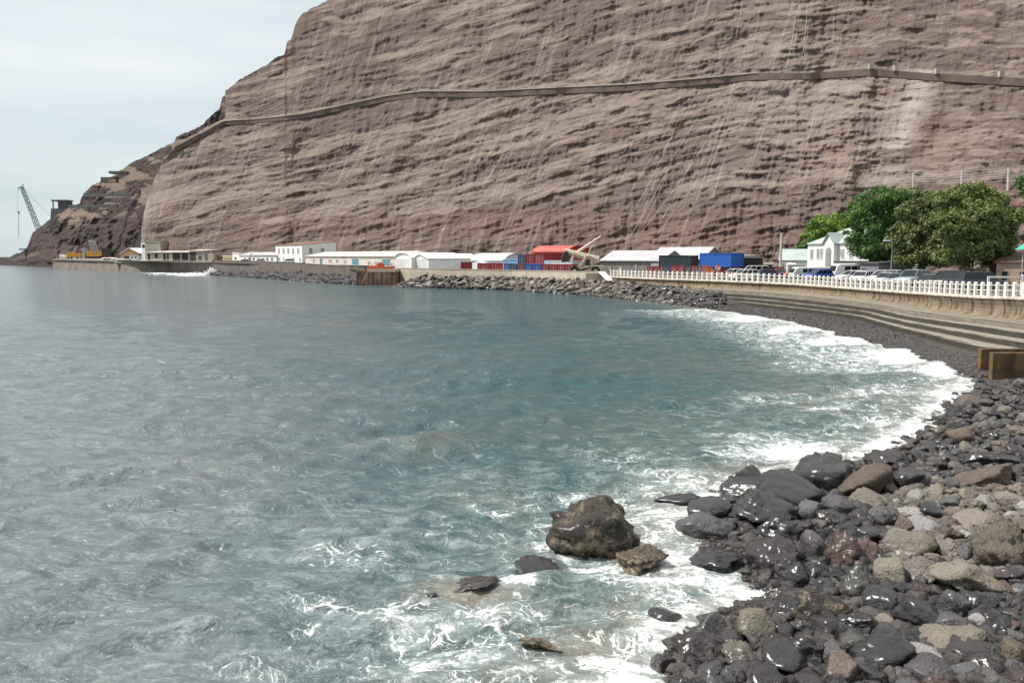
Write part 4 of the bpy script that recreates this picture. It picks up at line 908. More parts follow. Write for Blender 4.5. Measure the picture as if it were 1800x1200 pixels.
container((956.5, 169), (1006, 163), ZP(464, 166), ZP(458.3, 166), 3, 'paleblue', 'pale grey-blue flat container on top of the red ground containers')
container((1110-4, 149.5), (1125, 149), 2.2, ZP(478, 149), 1.2, 'grey', 'low grey box behind the railing below the stone warehouse', name='steel_bin', cat='bin')

# ================================================================ POLES AND SMALL THINGS
def pole(name, label, cat, px, ytop, ybot_z, Y, r, m, extra=None):
    b = Vector((XP(px, Y), Y, ybot_z)); t = thing(name, label, cat, b); h = ZP(ytop, Y)-ybot_z
    MB().tube((0, 0, 0), (0, 0, h), r, r*.7, 8).build('shaft', m, t)
    if extra: extra(t, h)
    return t
pole('mast', 'tall slim white mast left of the two thin quay poles', 'mast', 359.5, 420, 4.2, 309, .16, greym, lambda t, h: MB().tube((0, 0, h), (0, 0, h+.8), .04).build('aerial', greym, t))
pole('mast', 'thin pale mast with a small white box at its foot', 'mast', 371.3, 422, 4.2, 296, .16, greym, lambda t, h: MB().box(-1.0, .9, -.3, .3, 0.3, 2.6).build('control_box', cream_wall, t, bevel=.04))
pole('mast', 'thick weathered white pole at the corner of the low white building', 'pole', 1372, 409, ZP0, 133, .24, pm('weathered_white', (.55, .53, .5), (.35, .33, .3), 2), lambda t, h: MB().tube((-.0, 0, h*.9), (-.3, 0, h+.2), .05).build('bracket', greym, t))
pole('mast', 'slim white post among the blue container ends', 'post', 885, 461, 2.4, 166, .09, whitep, lambda t, h: MB().box(-.15, .15, -.1, .1, h, h+.1).build('cap', whitep, t))
pole('lamp_post', 'street lamp with a flat white head in front of the big trees', 'street lamp', 1567, 424, ZP0, 96, .07, pm('lamp_green', (.25, .3, .24)), lambda t, h: (MB().tube((0, 0, h-.05), (-.4, 0, h+.06), .04).build('arm', greym, t), MB().box(-1.0, -.3, -.14, .14, h, h+.12).build('lamp_head', roof_white, t, bevel=.03)))
def signx(t, h):
    MB().tube((0, -.1, h), (0, -.06, h), .42, n=20).build('sign_plate', whitep, t); MB().tube((0, -.115, h), (0, -.102, h), .26, n=16).build('sign_symbol', pm('sign_red', (.5, .08, .06)), t)
pole('road_sign', 'round white road sign before the orange-red container ends', 'road sign', 1262, 470.5, ZP0, 131, .04, greym, signx)
bp = Vector((XP(1267, 124), 124, ZP0)); t = thing('road_barrier', 'red and white striped road barrier behind the railing', 'barrier', bp, .3)
for k in range(6): MB().box(-2.2+k*.75, -1.47+k*.75, -.06, .06, .45+.0, 1.0).build('board', tail if k % 2 else whitep, t)
for k in (-1.9, 1.9): MB().box(k-.07, k+.07, -.3, .3, 0, .45).build('foot', greym, t)
bp = Vector((XP(1264.5, 128), 128, ZP0)); t = thing('traffic_post', 'tall red and white marker post beside the round road sign', 'marker post', bp)
for k in range(5): MB().tube((0.12*math.sin(k), 0, k*.42), (0.12*math.sin(k+1), 0, k*.42+.42), .17-.01*k, n=8).build('band', tail if k % 2 == 0 else whitep, t)
t = thing('portable_cabin', 'pale grey upright cabin with a rounded top beside the small bus', 'cabin', Vector((XP(1385, 124), 124, ZP0)), -.1)
MB().box(0, 1.25, 0, 1.2, 0, 2.05).build('body', pm('cabin_grey', (.5, .5, .49)), t, bevel=.04); MB().loft([[Vector((x, y, z)) for x, y in ((a_, a_), (1.25-a_, a_), (1.25-a_, 1.2-a_), (a_, 1.2-a_))] for a_, z in ((-.04, 2.06), (0.02, 2.18), (.25, 2.3))]).build('roof', roof_white, t)
MB().box(.2, 1.05, -.03, -.002, .1, 1.9).build('door', pm('cabin_door', (.42, .42, .42)), t)
t = thing('parasol', 'green canopy on a thin post at the right edge', 'canopy', Vector((XP(1799, 88), 88, ZP0)))
gpar = pm('green_canopy', (.05, .38, .27), (.04, .30, .22), 1); hp = ZP(421, 88)-ZP0
mb = MB(); n = 8; ring = [Vector((1.7*math.cos(k*math.pi/4+.4)+1.0, 1.7*math.sin(k*math.pi/4+.4), hp-1.0)) for k in range(n)]
mb.loft([ring, [Vector((1+(q.x-1)*.5, q.y*.5, hp-.35)) for q in ring], [Vector((1+(q.x-1)*.03, q.y*.03, hp)) for q in ring]]).build('canopy', gpar, t)
MB().tube((-.1, 0, 0), (-.1, 0, hp-1.2), .05).build('post', greym, t); MB().tube((2.2, .5, 0), (2.2, .5, hp-1.2), .05).build('post', greym, t)
for i, (px, yb, yt) in enumerate(((1605, 329, 305), (1690, 327, 300), (1772, 326, 295))):
    Yp = float(surf_depth(px, yb))-1.2; b = P(px, yb, Yp); tpz = P(px+1, yt, Yp)
    t = thing('net_post', ('left', 'middle', 'right')[i]+' one of the three pale posts of the rock fence above the trees', 'post', b, 0, 'rock fence posts above the trees')
    MB().tube((0, 0, -1), tpz-b, .22, .2, 8).build('shaft', pm('net_post_paint', (.55, .52, .47)), t)
    MB().tube(tpz-b-Vector((0, 0, .3)), (1.2, 1.5, -.2), .04).build('stay', netm, t)
t = thing('rock_fence_net', 'sagging cable net strung between the three posts above the trees', 'net', P(1605, 310, float(surf_depth(1605, 329))-1.2))
for j in range(5):
    pts = []
    for k in range(31):
        px = 1560+k*9; Yp = float(np.interp(px, [1605, 1690, 1772], [float(surf_depth(1605, 329)), float(surf_depth(1690, 327)), float(surf_depth(1772, 326))]))-1.4
        sag = 5*abs(math.sin((px-1605)/84*math.pi)); pts.append(P(px, 304+j*5-(px-1605)*.04+sag*(1-j/5), Yp)-t.location)
    MB().path(pts, .02, 4).build('cable', netm, t, fix=False)

# ================================================================ MACHINES
def lattice(t, name, a, b, w0, w1, r, m, nb=10, side=Vector((0, 1, 0))):
    a = Vector(a); b = Vector(b); d = (b-a).normalized(); u = d.cross(side).normalized(); mb = MB()
    c = lambda k, i, j: a+(b-a)*k + (u*i+side*j)*((w0*(1-k)+w1*k)/2)
    for i in (-1, 1):
        for j in (-1, 1): mb.tube(c(0, i, j), c(1, i, j), r, n=5)
    for k in range(nb):
        k0, k1 = k/nb, (k+1)/nb
        for j in (-1, 1): mb.tube(c(k0, -1 if k % 2 else 1, j), c(k1, 1 if k % 2 else -1, j), r*.6, n=4)
        for i in (-1, 1): mb.tube(c(k0, i, -1), c(k1, i, 1), r*.6, n=4)
    return mb.build(name, m, t)
# harbour crane behind the headland
Yc = 560; b = P(84, 396, Yc); b.z = 3; t = thing('lattice_crane', 'tall grey lattice crane leaning left behind the headland', 'crane', b)
f_ = P(77, 392, Yc)-b; tp = P(38, 328.5, Yc)-b
lattice(t, 'boom', f_+Vector((0, 0, -14)), tp, 2.6, 1.5, .22, pm('crane_grey', (.20, .24, .25)), 16)
MB().box(-2, 7, -3, 3, 2.5, 8).build('machine_house', pm('crane_body', (.4, .3, .1)), t); MB().box(-5, 6, -4, 4, -4, 2.4).build('undercarriage', darkm, t)
tip = P(31.5, 330, Yc)-b; mb = MB().tube(tp, tip, .3); mb.tube(tp, tp+Vector((1.4, 0, 1.6)), .25).tube(tip, tip+Vector((0.2, 0, -1.2)), .25); mb.build('boom_head', MATS['crane_grey'], t)
cb = P(33, 418, Yc)-b; hk = P(33, 374, Yc)-b; MB().tube(tip, Vector((cb.x, cb.y, hk.z)), .06, n=4).build('hoist_rope', MATS['crane_grey'], t)
MB().tube(hk+Vector((0, 0, .9)), hk-Vector((0, 0, .9)), .55, .3, 8).build('hook_block', darkm, t); MB().tube(hk, cb, .16, n=5).build('sling', MATS['crane_grey'], t)
MB().tube(tp+Vector((0, 0, .5)), P(86, 378, Yc)-b, .06, n=4).build('pendant_rope', MATS['crane_grey'], t)
# yellow machines on the quay
def u_(px, py, Y, o): return P(px, py, Y)-o
Yq = 372; b = P(142, 454.5, Yq); t = thing('crawler_crane', 'yellow crawler crane with twin upright jibs on the quay', 'crane', b)
S1 = Yq/F
MB().box(0+2.5, 9.0, 0, 3.5, 1.0, 5.0*.62).build('machine_house', yellow, t, bevel=.1); MB().box(3.0, 8.0, -.2, 3.8, 0.0, .95).build('track', darkm, t, bevel=.2)
MB().box(.4, 1.6, .5, 3, 0, 5.0*.9).build('counterweight', greym, t); MB().box(9.1, 11.5, .5, 3, .8, 4.6).build('cab', darkm, t, bevel=.1)
for k in (0, 8): lattice(t, 'jib', u_(166+k*.75, 446, Yq, b), u_(157+k, 422+k*.3, Yq, b), 1.0, .8, .1, greym, 8)
MB().tube(u_(157, 422, Yq, b), u_(165, 424.4, Yq, b), .15).build('jib_brace', greym, t)
MB().box(9.4, 13, 1, 2.5, .2, 1.1).build('bucket', orange, t)
b = P(117, 455, 378); t = thing('concrete_pump', 'long yellow machine with a thin raised arm left of the crawler crane', 'machine', b)
MB().box(0, 6.2, 0, 2.6, .9, 2.6).build('body', yellow, t, bevel=.08); MB().box(0.05, 5.9, .1, 2.5, 0.1, .85).build('chassis', cream_wall, t); MB().tube((2.2, 1, 2.6), u_(137, 431, 379, b), .14).build('arm', greym, t)
for x in (.8, 2.2, 4.8): MB().tube((x, -.1, .42), (x, .25, .42), .42, n=12).build('wheel', tyre, t)
t = tag(MB().box(0, 2.6, 0, 2.2, 0, 1.7).build('fuel_tank', roof_white, None, bevel=.3), 'small white tank at the left end of the yellow machines', 'tank'); t.location = P(104.5, 454.5, 381)
pole('mast', 'thin grey pole at the seaward end of the quay', 'pole', 99.5, 429, 4.6, 384, .12, greym, lambda t, h: MB().box(-.3, .3, -.1, .1, h-.5, h).build('cap', greym, t))
# orange launch on the pier
b = Vector((XP(647, 178), 178, 3.31)); t = thing('work_platform', 'rusty orange work float lying on the stone pier', 'work float', b)
W = 43*178/F
MB().loft([[Vector((x, y*k, z)) for x, y in ((0-.2*k, 0), (W, -1.2), (W, 2.2), (0, 3))] for k, z in ((.9, .05), (1, .55))]).build('hull', orange, t, bevel=.04)
mb = MB()
for k in range(7): mb.tube((W*k/6, -.9*k/6+.1, .5), (W*k/6, -.9*k/6+.1, 1.0), .05)
mb.path([Vector((W*k/6, -.9*k/6+.1, 1.0+.08*math.sin(k*2))) for k in range(7)], .045); mb.build('handrail', orange, t)
MB().loft([[Vector((x, y, z)) for x, y in ((W*.35-k, .6), (W*.6+k, .5), (W*.6+k, 1.8), (W*.35-k, 1.8))] for k, z in ((0, .5), (0, 1.1), (-.5, 1.35))]).build('engine_cover', orange, t)

# mobile crane / reach stacker beside the parapet
Yk = 151; o = P(1030, 477, Yk); k_ = Yk/F
t = thing('mobile_crane', 'rusty cream mobile harbour crane with a raised telescopic boom at the ramp', 'crane', o)
q_ = lambda px, py, dy=0: P(px, py, Yk)-o+Vector((0, dy, 0))
def slabp(pts, dep, y0=0): m_ = MB(); m_.prism([(q_(*p).x, q_(*p).z) for p in pts], y0, y0+dep); return m_
slabp([(1006, 469.5), (1013, 468), (1021, 471), (1022, 475), (1026, 469), (1033, 467.5), (1052, 466.5), (1060, 467), (1059, 473), (1056, 476), (1008, 476)], 2.8).build('chassis', creamp, t, bevel=.06)
for px in (1010, 1047):
    wh = MB().tube(q_(px, 475.5, -.15), q_(px, 475.5, .5), .78, n=16).build('wheel', tyre, t); MB().tube(q_(px, 475.5, -.2), q_(px, 475.5, -.155), .3, n=12).build('rim', creamp, wh)
slabp([(1022, 469), (1027, 452), (1030, 448.5), (1041, 450), (1043, 468)], 1.9, .3).build('cab', creamp, t, bevel=.05)
slabp([(1027.5, 466), (1031, 456), (1038, 456), (1038, 467)], .05, .24).build('cab_window', darkm, t)
slabp([(1016, 470), (1030, 450), (1033, 451), (1020, 471)], .4, -.2).build('lift_strut', creamp, t)
slabp([(1011, 471), (1018, 464), (1020, 465.5), (1014, 473)], .4, -.1).build('lift_strut', creamp, t)
MB().tube(q_(993, 441.5, 1.2), q_(1053, 457, 1.2), .5, .75, 8).build('boom_base', creamp, t)
slabp([(1036, 450), (1054, 454), (1056, 461), (1046, 464), (1037, 461)], 1.6, .5).build('engine_cover', creamp, t, bevel=.1)
slabp([(988, 452), (993, 441), (999, 442), (1001, 455), (1008, 459), (988, 461)], 1.5, .4).build('grab_frame', darkm, t, bevel=.1)
slabp([(1001, 460), (1006, 449), (1009, 450), (1006, 460)], .3, .0).build('grab_arm', roof_white, t)
MB().tube(q_(1004, 449.5, 1.0), q_(1028, 452, 1.0), .12).build('hose', darkm, t)
MB().tube(q_(1015, 444, 1.3), q_(1058, 414.5, 1.3), .30, .16, 8).build('telescopic_boom', pm('boom_pink', (.62, .50, .45), (.5, .38, .34), 2), t)
mb = MB(); mb.path([q_(1035, 448, 1.6), q_(1038, 440, 1.6), q_(1041, 434, 1.6), q_(1047, 431, 1.6)], .1); mb.build('exhaust_mast', creamp, t)
slabp([(1052, 470), (1061, 466), (1062, 470), (1057, 474)], 1.2, .8).build('bumper', creamp, t)

# ================================================================ VEHICLES
PAINT = {}
def paint(c):
    if c not in PAINT:
        base = {'white': (.74, .75, .76), 'silver': (.42, .45, .47), 'navy': (.012, .016, .035), 'black': (.012, .012, .014), 'blue': (.02, .09, .42), 'bluegrey': (.16, .22, .28), 'steel': (.30, .36, .40), 'darkblue': (.02, .035, .12), 'cream': (.6, .55, .4), 'red': (.4, .03, .03), 'palegreen': (.62, .66, .62), 'darkgreen': (.02, .05, .045)}[c]
        PAINT[c] = pm('car_paint_'+c, base, tuple(v*.9 for v in base), .8, rough=.32, bump=0, spec=.5, coat=.6)
    return PAINT[c]
def rring(x, w, z0, z1, r=.12, tuck=.0):
    pts = []
    for sy, y0 in ((1, 0), (-1, 0)):
        pass
    for cy, cz, a0 in ((w-r, z1-r, 0), (-(w-r), z1-r, 90), (-(w-r), z0+r, 180), (w-r, z0+r, 270)):
        for k in range(4):
            a = R(a0+30*k); pts.append(Vector((x, cy+r*math.cos(a)*(1-(tuck if cz < z0+r+.01 else 0)), cz+r*math.sin(a))))
    return pts
TYPES = {
 'suv':   dict(L=4.8, W=.93, H=1.85, belt=1.12, nose=[(0, .62, 1.02), (.06, .50, 1.1), (.5, .42, 1.14)], hood=[(-1.35, .42, 1.12), (-.35, .45, 1.0), (-.06, .50, .92), (0, .6, .8)], cab=(.02, .07, .60, .74), wr=.38),
 'hatch': dict(L=4.1, W=.86, H=1.48, belt=.92, nose=[(0, .5, .82), (.06, .36, .9), (.4, .3, .94)], hood=[(-1.1, .3, .94), (-.3, .33, .82), (-.06, .38, .72), (0, .5, .6)], cab=(.03, .13, .56, .78), wr=.31),
 'sedan': dict(L=4.5, W=.88, H=1.45, belt=.92, nose=[(0, .5, .82), (.06, .36, .92), (.6, .3, .95)], hood=[(-1.2, .3, .94), (-.3, .33, .80), (-.06, .38, .7), (0, .5, .6)], cab=(.16, .32, .62, .78), wr=.32),
 'wagon': dict(L=4.7, W=.90, H=1.62, belt=.98, nose=[(0, .5, .9), (.06, .36, .96), (.5, .32, .98)], hood=[(-1.15, .32, .98), (-.3, .35, .86), (-.06, .4, .74), (0, .5, .62)], cab=(.02, .08, .60, .77), wr=.33),
}
def car(kind, color, label, px, Y, yaw, cat='car', group=None, name='parked_car', z=ZP0):
    T = TYPES[kind]; Lc, Wc, Hc, B = T['L'], T['W'], T['H'], T['belt']; pc = paint(color)
    t = thing(name, label, cat, Vector((XP(px, Y), Y, z+.004)), R(yaw), group)
    X0 = -Lc/2
    rings = []
    for x, z0, z1 in T['nose']: rings.append(rring(X0+x, Wc*(.9 if x == 0 else .97 if x < .1 else 1), z0*.6, z1, .1))
    rings.append(rring(0, Wc, .25, B+.0, .12))
    for x, z0, z1 in T['hood']: rings.append(rring(-X0+x, Wc*(.86 if x == 0 else .94 if x > -.1 else .99), z0*.6, z1, .1))
    MB().loft(rings).build('body', pc, t, smooth=True)
    ca, cb_, cc, cd_ = [X0+u*Lc for u in T['cab']]
    base = [(ca, -Wc*.93), (cd_, -Wc*.93), (cd_, Wc*.93), (ca, Wc*.93)]; top = [(cb_, -Wc*.76), (cc, -Wc*.76), (cc, Wc*.76), (cb_, Wc*.76)]
    MB().loft([[Vector((x, y, B-.05)) for x, y in base], [Vector((x, y, Hc-.06)) for x, y in top]]).build('window_glass', glass, t)
    rb = MB().loft([[Vector((x*1, y*1.03, Hc-.09)) for x, y in top], [Vector((x, y*1.02, Hc-.03)) for x, y in top], [Vector(((x-(cb_+cc)/2)*.9+(cb_+cc)/2, y*.85, Hc)) for x, y in top]])
    for s_ in (-1, 1):
        mid = [(u*(cd_-.9)+(1-u)*(ca+.5)) for u in (.35, .75)]
        ends = [(Vector((ca, s_*Wc*.935, B-.03)), Vector((cb_, s_*Wc*.765, Hc-.05))), (Vector((cd_, s_*Wc*.935, B-.03)), Vector((cc, s_*Wc*.765, Hc-.05)))]
        for m_ in (.36, .68):
            xb = ca+(cd_-ca)*m_; xt = cb_+(cc-cb_)*(m_*1.0); ends.append((Vector((xb, s_*Wc*.94, B-.03)), Vector((xt, s_*Wc*.77, Hc-.05))))
        for p_, q2 in ends: rb.tube(p_, q2, .03, n=4)
    rb.build('roof', pc, t)
    for sx_ in (X0+Lc*.185, X0+Lc*.81):
        for s_ in (-1, 1):
            y0, y1 = sorted((s_*(Wc-.20), s_*(Wc+.012)))
            MB().tube((sx_, y0, T['wr']), (sx_, y1, T['wr']), T['wr']+.07, n=16).build('wheel_arch', darkin, t) if False else None
            w_ = thing_part('wheel', t); MB().tube((sx_, y0, T['wr']), (sx_, y1, T['wr']), T['wr'], n=18).build('tyre', tyre, w_); MB().tube((sx_, y0+.01 if s_ > 0 else y0-.015, T['wr']), (sx_, y1+.015 if s_ > 0 else y1-.01, T['wr']), T['wr']*.6, n=12).build('rim', rimm, w_)
    for s_ in (-1, 1):
        MB().box(-X0-.14, -X0-.005, s_*Wc*.62-.17, s_*Wc*.62+.17, T['hood'][2][2]*.82, T['hood'][2][2]*.98).build('headlight', lampm, t, bevel=.03)
        MB().box(X0+.03, X0+.1, s_*Wc*.76-.1, s_*Wc*.76+.1, B*.7, B*.95).build('tail_light', tail, t)
    MB().box(-X0-.03, -X0+.03, -.45, .45, .38, .52).build('grille', darkm, t); MB().box(-X0+.0, -X0+.045, -.24, .24, .3, .4).build('number_plate', lampm, t)
    return t
def thing_part(name, parent):
    o = bpy.data.objects.new(name, None); COL.objects.link(o); o.parent = parent; return o
gcar = 'cars parked along the promenade'
car('suv', 'navy', 'dark navy off-road car seen from its side, rightmost of the parked row', 1727, 80, 4, group=gcar)
car('suv', 'black', 'black off-road car with a pale windscreen edge left of the navy one', 1668, 86, 215, group=gcar)
car('hatch', 'darkgreen', 'dark green hatchback between the black off-road car and the steel blue one', 1636, 88, 222, group=gcar)
car('suv', 'steel', 'steel blue-grey high car with a curved roofline, third from the right end', 1606, 92, 218, group=gcar)
car('sedan', 'bluegrey', 'blue-grey saloon seen nose first left of the steel blue car', 1581, 94, 225, group=gcar)
car('hatch', 'silver', 'silver hatchback in the middle of the parked row', 1560, 96, 224, group=gcar)
car('wagon', 'white', 'long white estate car with a dark side window', 1556, 103, 200, group=gcar)
car('hatch', 'white', 'small white hatchback with its nose behind the railing, left end of the row', 1516, 104, 228, group=gcar)
car('suv', 'bluegrey', 'blue-grey car parked at the back under the dark green tree', 1548, 124, 190, group=gcar)
car('wagon', 'darkgreen', 'dark estate car with a pale roof at the back under the trees', 1577, 120, 190, group=gcar)
gc2 = 'cars parked by the container row'
car('hatch', 'white', 'white car nearest the railing beside the red and white barrier', 1309, 119, 195, group=gc2)
car('sedan', 'white', 'white saloon behind the nearest white car by the containers', 1293, 127, 200, group=gc2)
car('suv', 'white', 'white high car with a dark windscreen at the back by the dark truck', 1324, 131, 190, group=gc2)
car('sedan', 'darkblue', 'dark blue saloon left of the white and red car', 1347, 122, 185, group=gc2)
car('wagon', 'black', 'black estate car behind the dark blue saloon', 1352, 131, 185, group=gc2)
car('hatch', 'red', 'red hatchback tucked beside the portable cabin', 1372, 126, 260, group=gc2)
car('hatch', 'blue', 'bright blue hatchback beside the small pale bus', 1439, 117, 200, group=gc2)
car('sedan', 'darkblue', 'deep blue saloon left of the white minibus', 1457, 119, 200, group=gc2)
car('hatch', 'white', 'white car partly hidden in front of the minibus', 1499, 110, 190, group=gc2)
def bus(color, label, px, Y, yaw, Lb, Hb, cat, name, nwin):
    pc = paint(color); t = thing(name, label, cat, Vector((XP(px, Y), Y, ZP0+.004)), R(yaw)); W = 1.0
    rings = [rring(-Lb/2+x, W*k, .35, h, .16) for x, k, h in ((0, .93, Hb-.1), (.08, 1, Hb), (Lb-.75, 1, Hb), (Lb-.35, .98, Hb-.15), (Lb-.02, .92, Hb*.55), (Lb, .85, Hb*.45))]
    MB().loft(rings).build('body', pc, t, smooth=False, bevel=.0)
    for s_ in (-1, 1):
        for k in range(nwin):
            x0 = -Lb/2+.3+(Lb-1.5)*k/nwin; x1 = x0+(Lb-1.5)/nwin-.12; MB().box(x0, x1, min(s_*W, s_*(W+.012)), max(s_*W, s_*(W+.012)), Hb*.56, Hb*.85).build('side_window', glass, t)
        for x in (-Lb/2+Lb*.2, Lb/2-Lb*.19):
            w_ = thing_part('wheel', t); y0, y1 = sorted((s_*(W-.22), s_*(W+.02))); MB().tube((x, y0, .36), (x, y1, .36), .36, n=16).build('tyre', tyre, w_); MB().tube((x, y0-.01, .36), (x, y1+.01, .36), .2, n=12).build('rim', rimm, w_)
        MB().box(Lb/2-.12, Lb/2+.01, s_*.62-.14, s_*.62+.14, .75, .95).build('headlight', lampm, t)
    MB().box(-Lb/2-.015, -Lb/2+.02, -.75, .75, Hb*.55, Hb*.85).build('rear_window', glass, t)
    MB().loft([[Vector((Lb/2-.40+o_, y*k, z)) for y in (-.8, .8)]+[Vector((Lb/2-.36+o_+.02, y*k, z)) for y in (.8, -.8)] for k, z, o_ in ((1, Hb*.56, .36), (.95, Hb*.88, .12))]).build('windscreen', glass, t)
    return t
bus('white', 'white minibus with dark windows in front of the gabled white house', 1490, 118, 186, 4.4, 2.25, 'minibus', 'minibus', 3)
bus('palegreen', 'long pale grey-green bus with a row of dark windows left of the blue cars', 1424, 122, 183, 5.4, 1.75, 'bus', 'small_bus', 5)
bus('cream', 'small cream van far behind the white cars', 1334, 140, 190, 4.4, 2.2, 'van', 'parked_van', 2)
bus('white', 'white van on the quay right of the crawler crane', 192, 362, 180, 6.5, 2.6, 'van', 'parked_van', 3)
bus('silver', 'silver van parked at the foot of the timber shed on the quay', 208, 358, 180, 6.0, 2.3, 'van', 'parked_van', 2)
bus('cream', 'cream flat-fronted van with pale bonnet on the quay edge', 216, 348, 180, 6.0, 2.0, 'van', 'parked_van', 2)
bus('white', 'white pickup with a covered bed on the quay', 255, 343, 180, 5.0, 1.7, 'pickup', 'parked_pickup', 2)
for px, Y, lab in ((455, 262, 'small pale car low before the white wharf store'), (505, 246, 'white car parked before the two-storey wharf house'), (427, 275, 'white car at the left end of the wharf store')):
    car('hatch', 'white', lab, px, Y, 200, z=ZP(461.2, Y)-.4)
b = Vector((XP(1281, 138), 138, ZP0)); t = thing('parked_truck', 'dark covered truck with a pale roof right of the red container ends', 'truck', b)
MB().box(0, 5.5, 0, 2.2, .8, 3.0).build('cargo_box', pm('truck_dark', (.035, .03, .033)), t, bevel=.1); MB().loft([[Vector((x, y, z)) for x, y in ((-1.5, -.2), (5.6, -.2), (5.2, 2.4), (-1.5, 2.4))] for z in (3.01, 3.16)]).build('roof', roof_grey, t)
MB().box(-1.4, -.05, 0, 2.2, .5, 2.6).build('cab', contmat('grey'), t, bevel=.1)
for x in (-.7, 1, 4.5): MB().tube((x, -.1, .45), (x, .3, .45), .45, n=14).build('wheel', tyre, t)

# ================================================================ TREES
def leafmat(name, c1, c2, c3, accent=None, acc=0):
    m, t, b = newmat(name); p = pos(t); lf = attr(t, 'leaf')
    c = mixc(t, mapr(t, noisen(t, p, .45, 4), .35, .65), c1, c2); c = mixc(t, mapr(t, lf, .5, 1), c, c3)
    if accent: c = mixc(t, mapr(t, lf, acc, acc+.005), c, accent)
    t.links.new(c, b.inputs['Base Color']); b.inputs['Roughness'].default_value = .55; b.inputs['Specular IOR Level'].default_value = .3
    tr = N(t, 'ShaderNodeBsdfTranslucent'); t.links.new(c, tr.inputs[0]); ms = N(t, 'ShaderNodeMixShader'); ms.inputs[0].default_value = .22
    out = [n for n in t.nodes if n.type == 'OUTPUT_MATERIAL'][0]; t.links.new(b.outputs[0], ms.inputs[1]); t.links.new(tr.outputs[0], ms.inputs[2]); t.links.new(ms.outputs[0], out.inputs[0]); return m
bark = pm('bark', (.11, .08, .06), (.06, .045, .035), 2.5, bump=.7, bscale=9)
def tree(label, lobes, Y, n_cl, per, lsz, m, trunk, name='leafy_tree', seed=1, depth=1.0, crad=.8, group=None):
    r = np.random.default_rng(seed); base = Vector((XP(trunk[0], Y, 480), Y, trunk[1])); t = thing(name, label, 'tree', base, 0, group)
    L_ = []
    for (px, py, rx, ry) in lobes:
        c = P(px, py, Y); L_.append((np.array([c.x-base.x, (r.random()-.5)*2*depth, c.z-base.z]), rx*Y/F, ry*Y/F))
    ws = np.array([a[1]*a[2] for a in L_]); ws /= ws.sum(); Vs = []; lfs = []
    for k in range(n_cl):
        c, rx, rz = L_[r.choice(len(L_), p=ws)]; d = r.normal(size=3); d /= np.linalg.norm(d)
        if d[1] > .4: d[1] *= -1
        cc = c + d*np.array([rx, (rx+rz)*.5, rz])*(r.uniform(.72, 1.0)); cr_ = crad*r.uniform(.55, 1.25); tone = r.random()
        dd = r.normal(size=(per, 3)); dd /= np.linalg.norm(dd, axis=1)[:, None]; dd[:, 2] = dd[:, 2]*.75+.2
        ctr = cc + dd*cr_*r.uniform(.6, 1.05, (per, 1))
        nrm = dd + r.normal(size=(per, 3))*.45; nrm /= np.linalg.norm(nrm, axis=1)[:, None]
        u = np.cross(nrm, r.normal(size=(per, 3))); u /= np.linalg.norm(u, axis=1)[:, None]; v = np.cross(nrm, u)
        s = lsz*r.uniform(.6, 1.3, (per, 1)); Vs.append(np.stack([ctr-u*s, ctr-v*s*.5+nrm*s*.1, ctr+u*s, ctr+v*s*.5-nrm*s*.1], 1)); lfs.append(np.clip(.55*tone+.45*r.random(per), 0, 1).repeat(4))
    V = np.concatenate(Vs).reshape(-1, 3); npmesh('crown', V, np.arange(len(V)).reshape(-1, 4), m, False, {'leaf': np.concatenate(lfs)}, t)
    tb = MB(); top = np.mean([a[0] for a in L_], 0); h = max(1.2, min(a[0][2]-a[2] for a in L_)+1.5)
    tb.loft([[Vector((math.cos(a_)*q_+.15*k*(trunk[2] if len(trunk) > 2 else 1), math.sin(a_)*q_, z)) for a_ in [j*math.pi/4 for j in range(8)]] for k, (q_, z) in enumerate(((.55, -.2), (.4, .4), (.34, h*.6), (.3, h)))])
    for c, rx, rz in L_: tb.tube((.4, 0, h*.8), Vector(c)*1.0, .16, .05, 6)
    tb.build('trunk', bark, t); return t
lm_dark = leafmat('leaves_deep_green', (.055, .125, .028), (.09, .18, .045), (.15, .26, .07))
lm_ol = leafmat('leaves_olive', (.085, .125, .036), (.14, .185, .055), (.22, .27, .085), (.50, .55, .20), .95)
lm_ol2 = leafmat('leaves_brown_olive', (.08, .11, .035), (.13, .155, .05), (.19, .22, .08))
lm_lime = leafmat('leaves_lime', (.10, .19, .02), (.16, .27, .03), (.25, .36, .06))
tree('lime green tree behind the low white building', [(1450, 398, 30, 17), (1428, 414, 20, 14), (1480, 391, 20, 13), (1462, 412, 22, 14), (1500, 400, 20, 15)], 166, 150, 60, .26, lm_lime, (1450, 2.4), seed=2, crad=.8)
tree('dark shady bush under the lime green tree left of the gabled house', [(1418, 433, 12, 10), (1408, 440, 9, 6), (1430, 430, 12, 10)], 160, 50, 50, .22, lm_dark, (1415, 2.4), name='dense_bush', seed=12, crad=.6)
tree('dense dark green tree overhanging the white gabled house', [(1540, 350, 38, 17), (1508, 378, 26, 20), (1550, 380, 40, 30), (1500, 412, 15, 18), (1528, 432, 34, 26), (1592, 348, 24, 14), (1575, 400, 32, 34), (1497, 440, 12, 8), (1560, 448, 40, 14), (1520, 405, 30, 25)], 118, 520, 62, .2, lm_dark, (1552, ZP0), seed=3, depth=1.6, crad=.75)
tree('olive brown-green tree in the middle of the three big ones', [(1620, 372, 34, 24), (1640, 400, 36, 34), (1600, 425, 32, 34), (1650, 440, 44, 26), (1610, 455, 36, 14), (1650, 365, 28, 22), (1625, 345, 20, 12)], 110, 440, 60, .2, lm_ol2, (1618, ZP0), seed=4, depth=1.5, crad=.7)
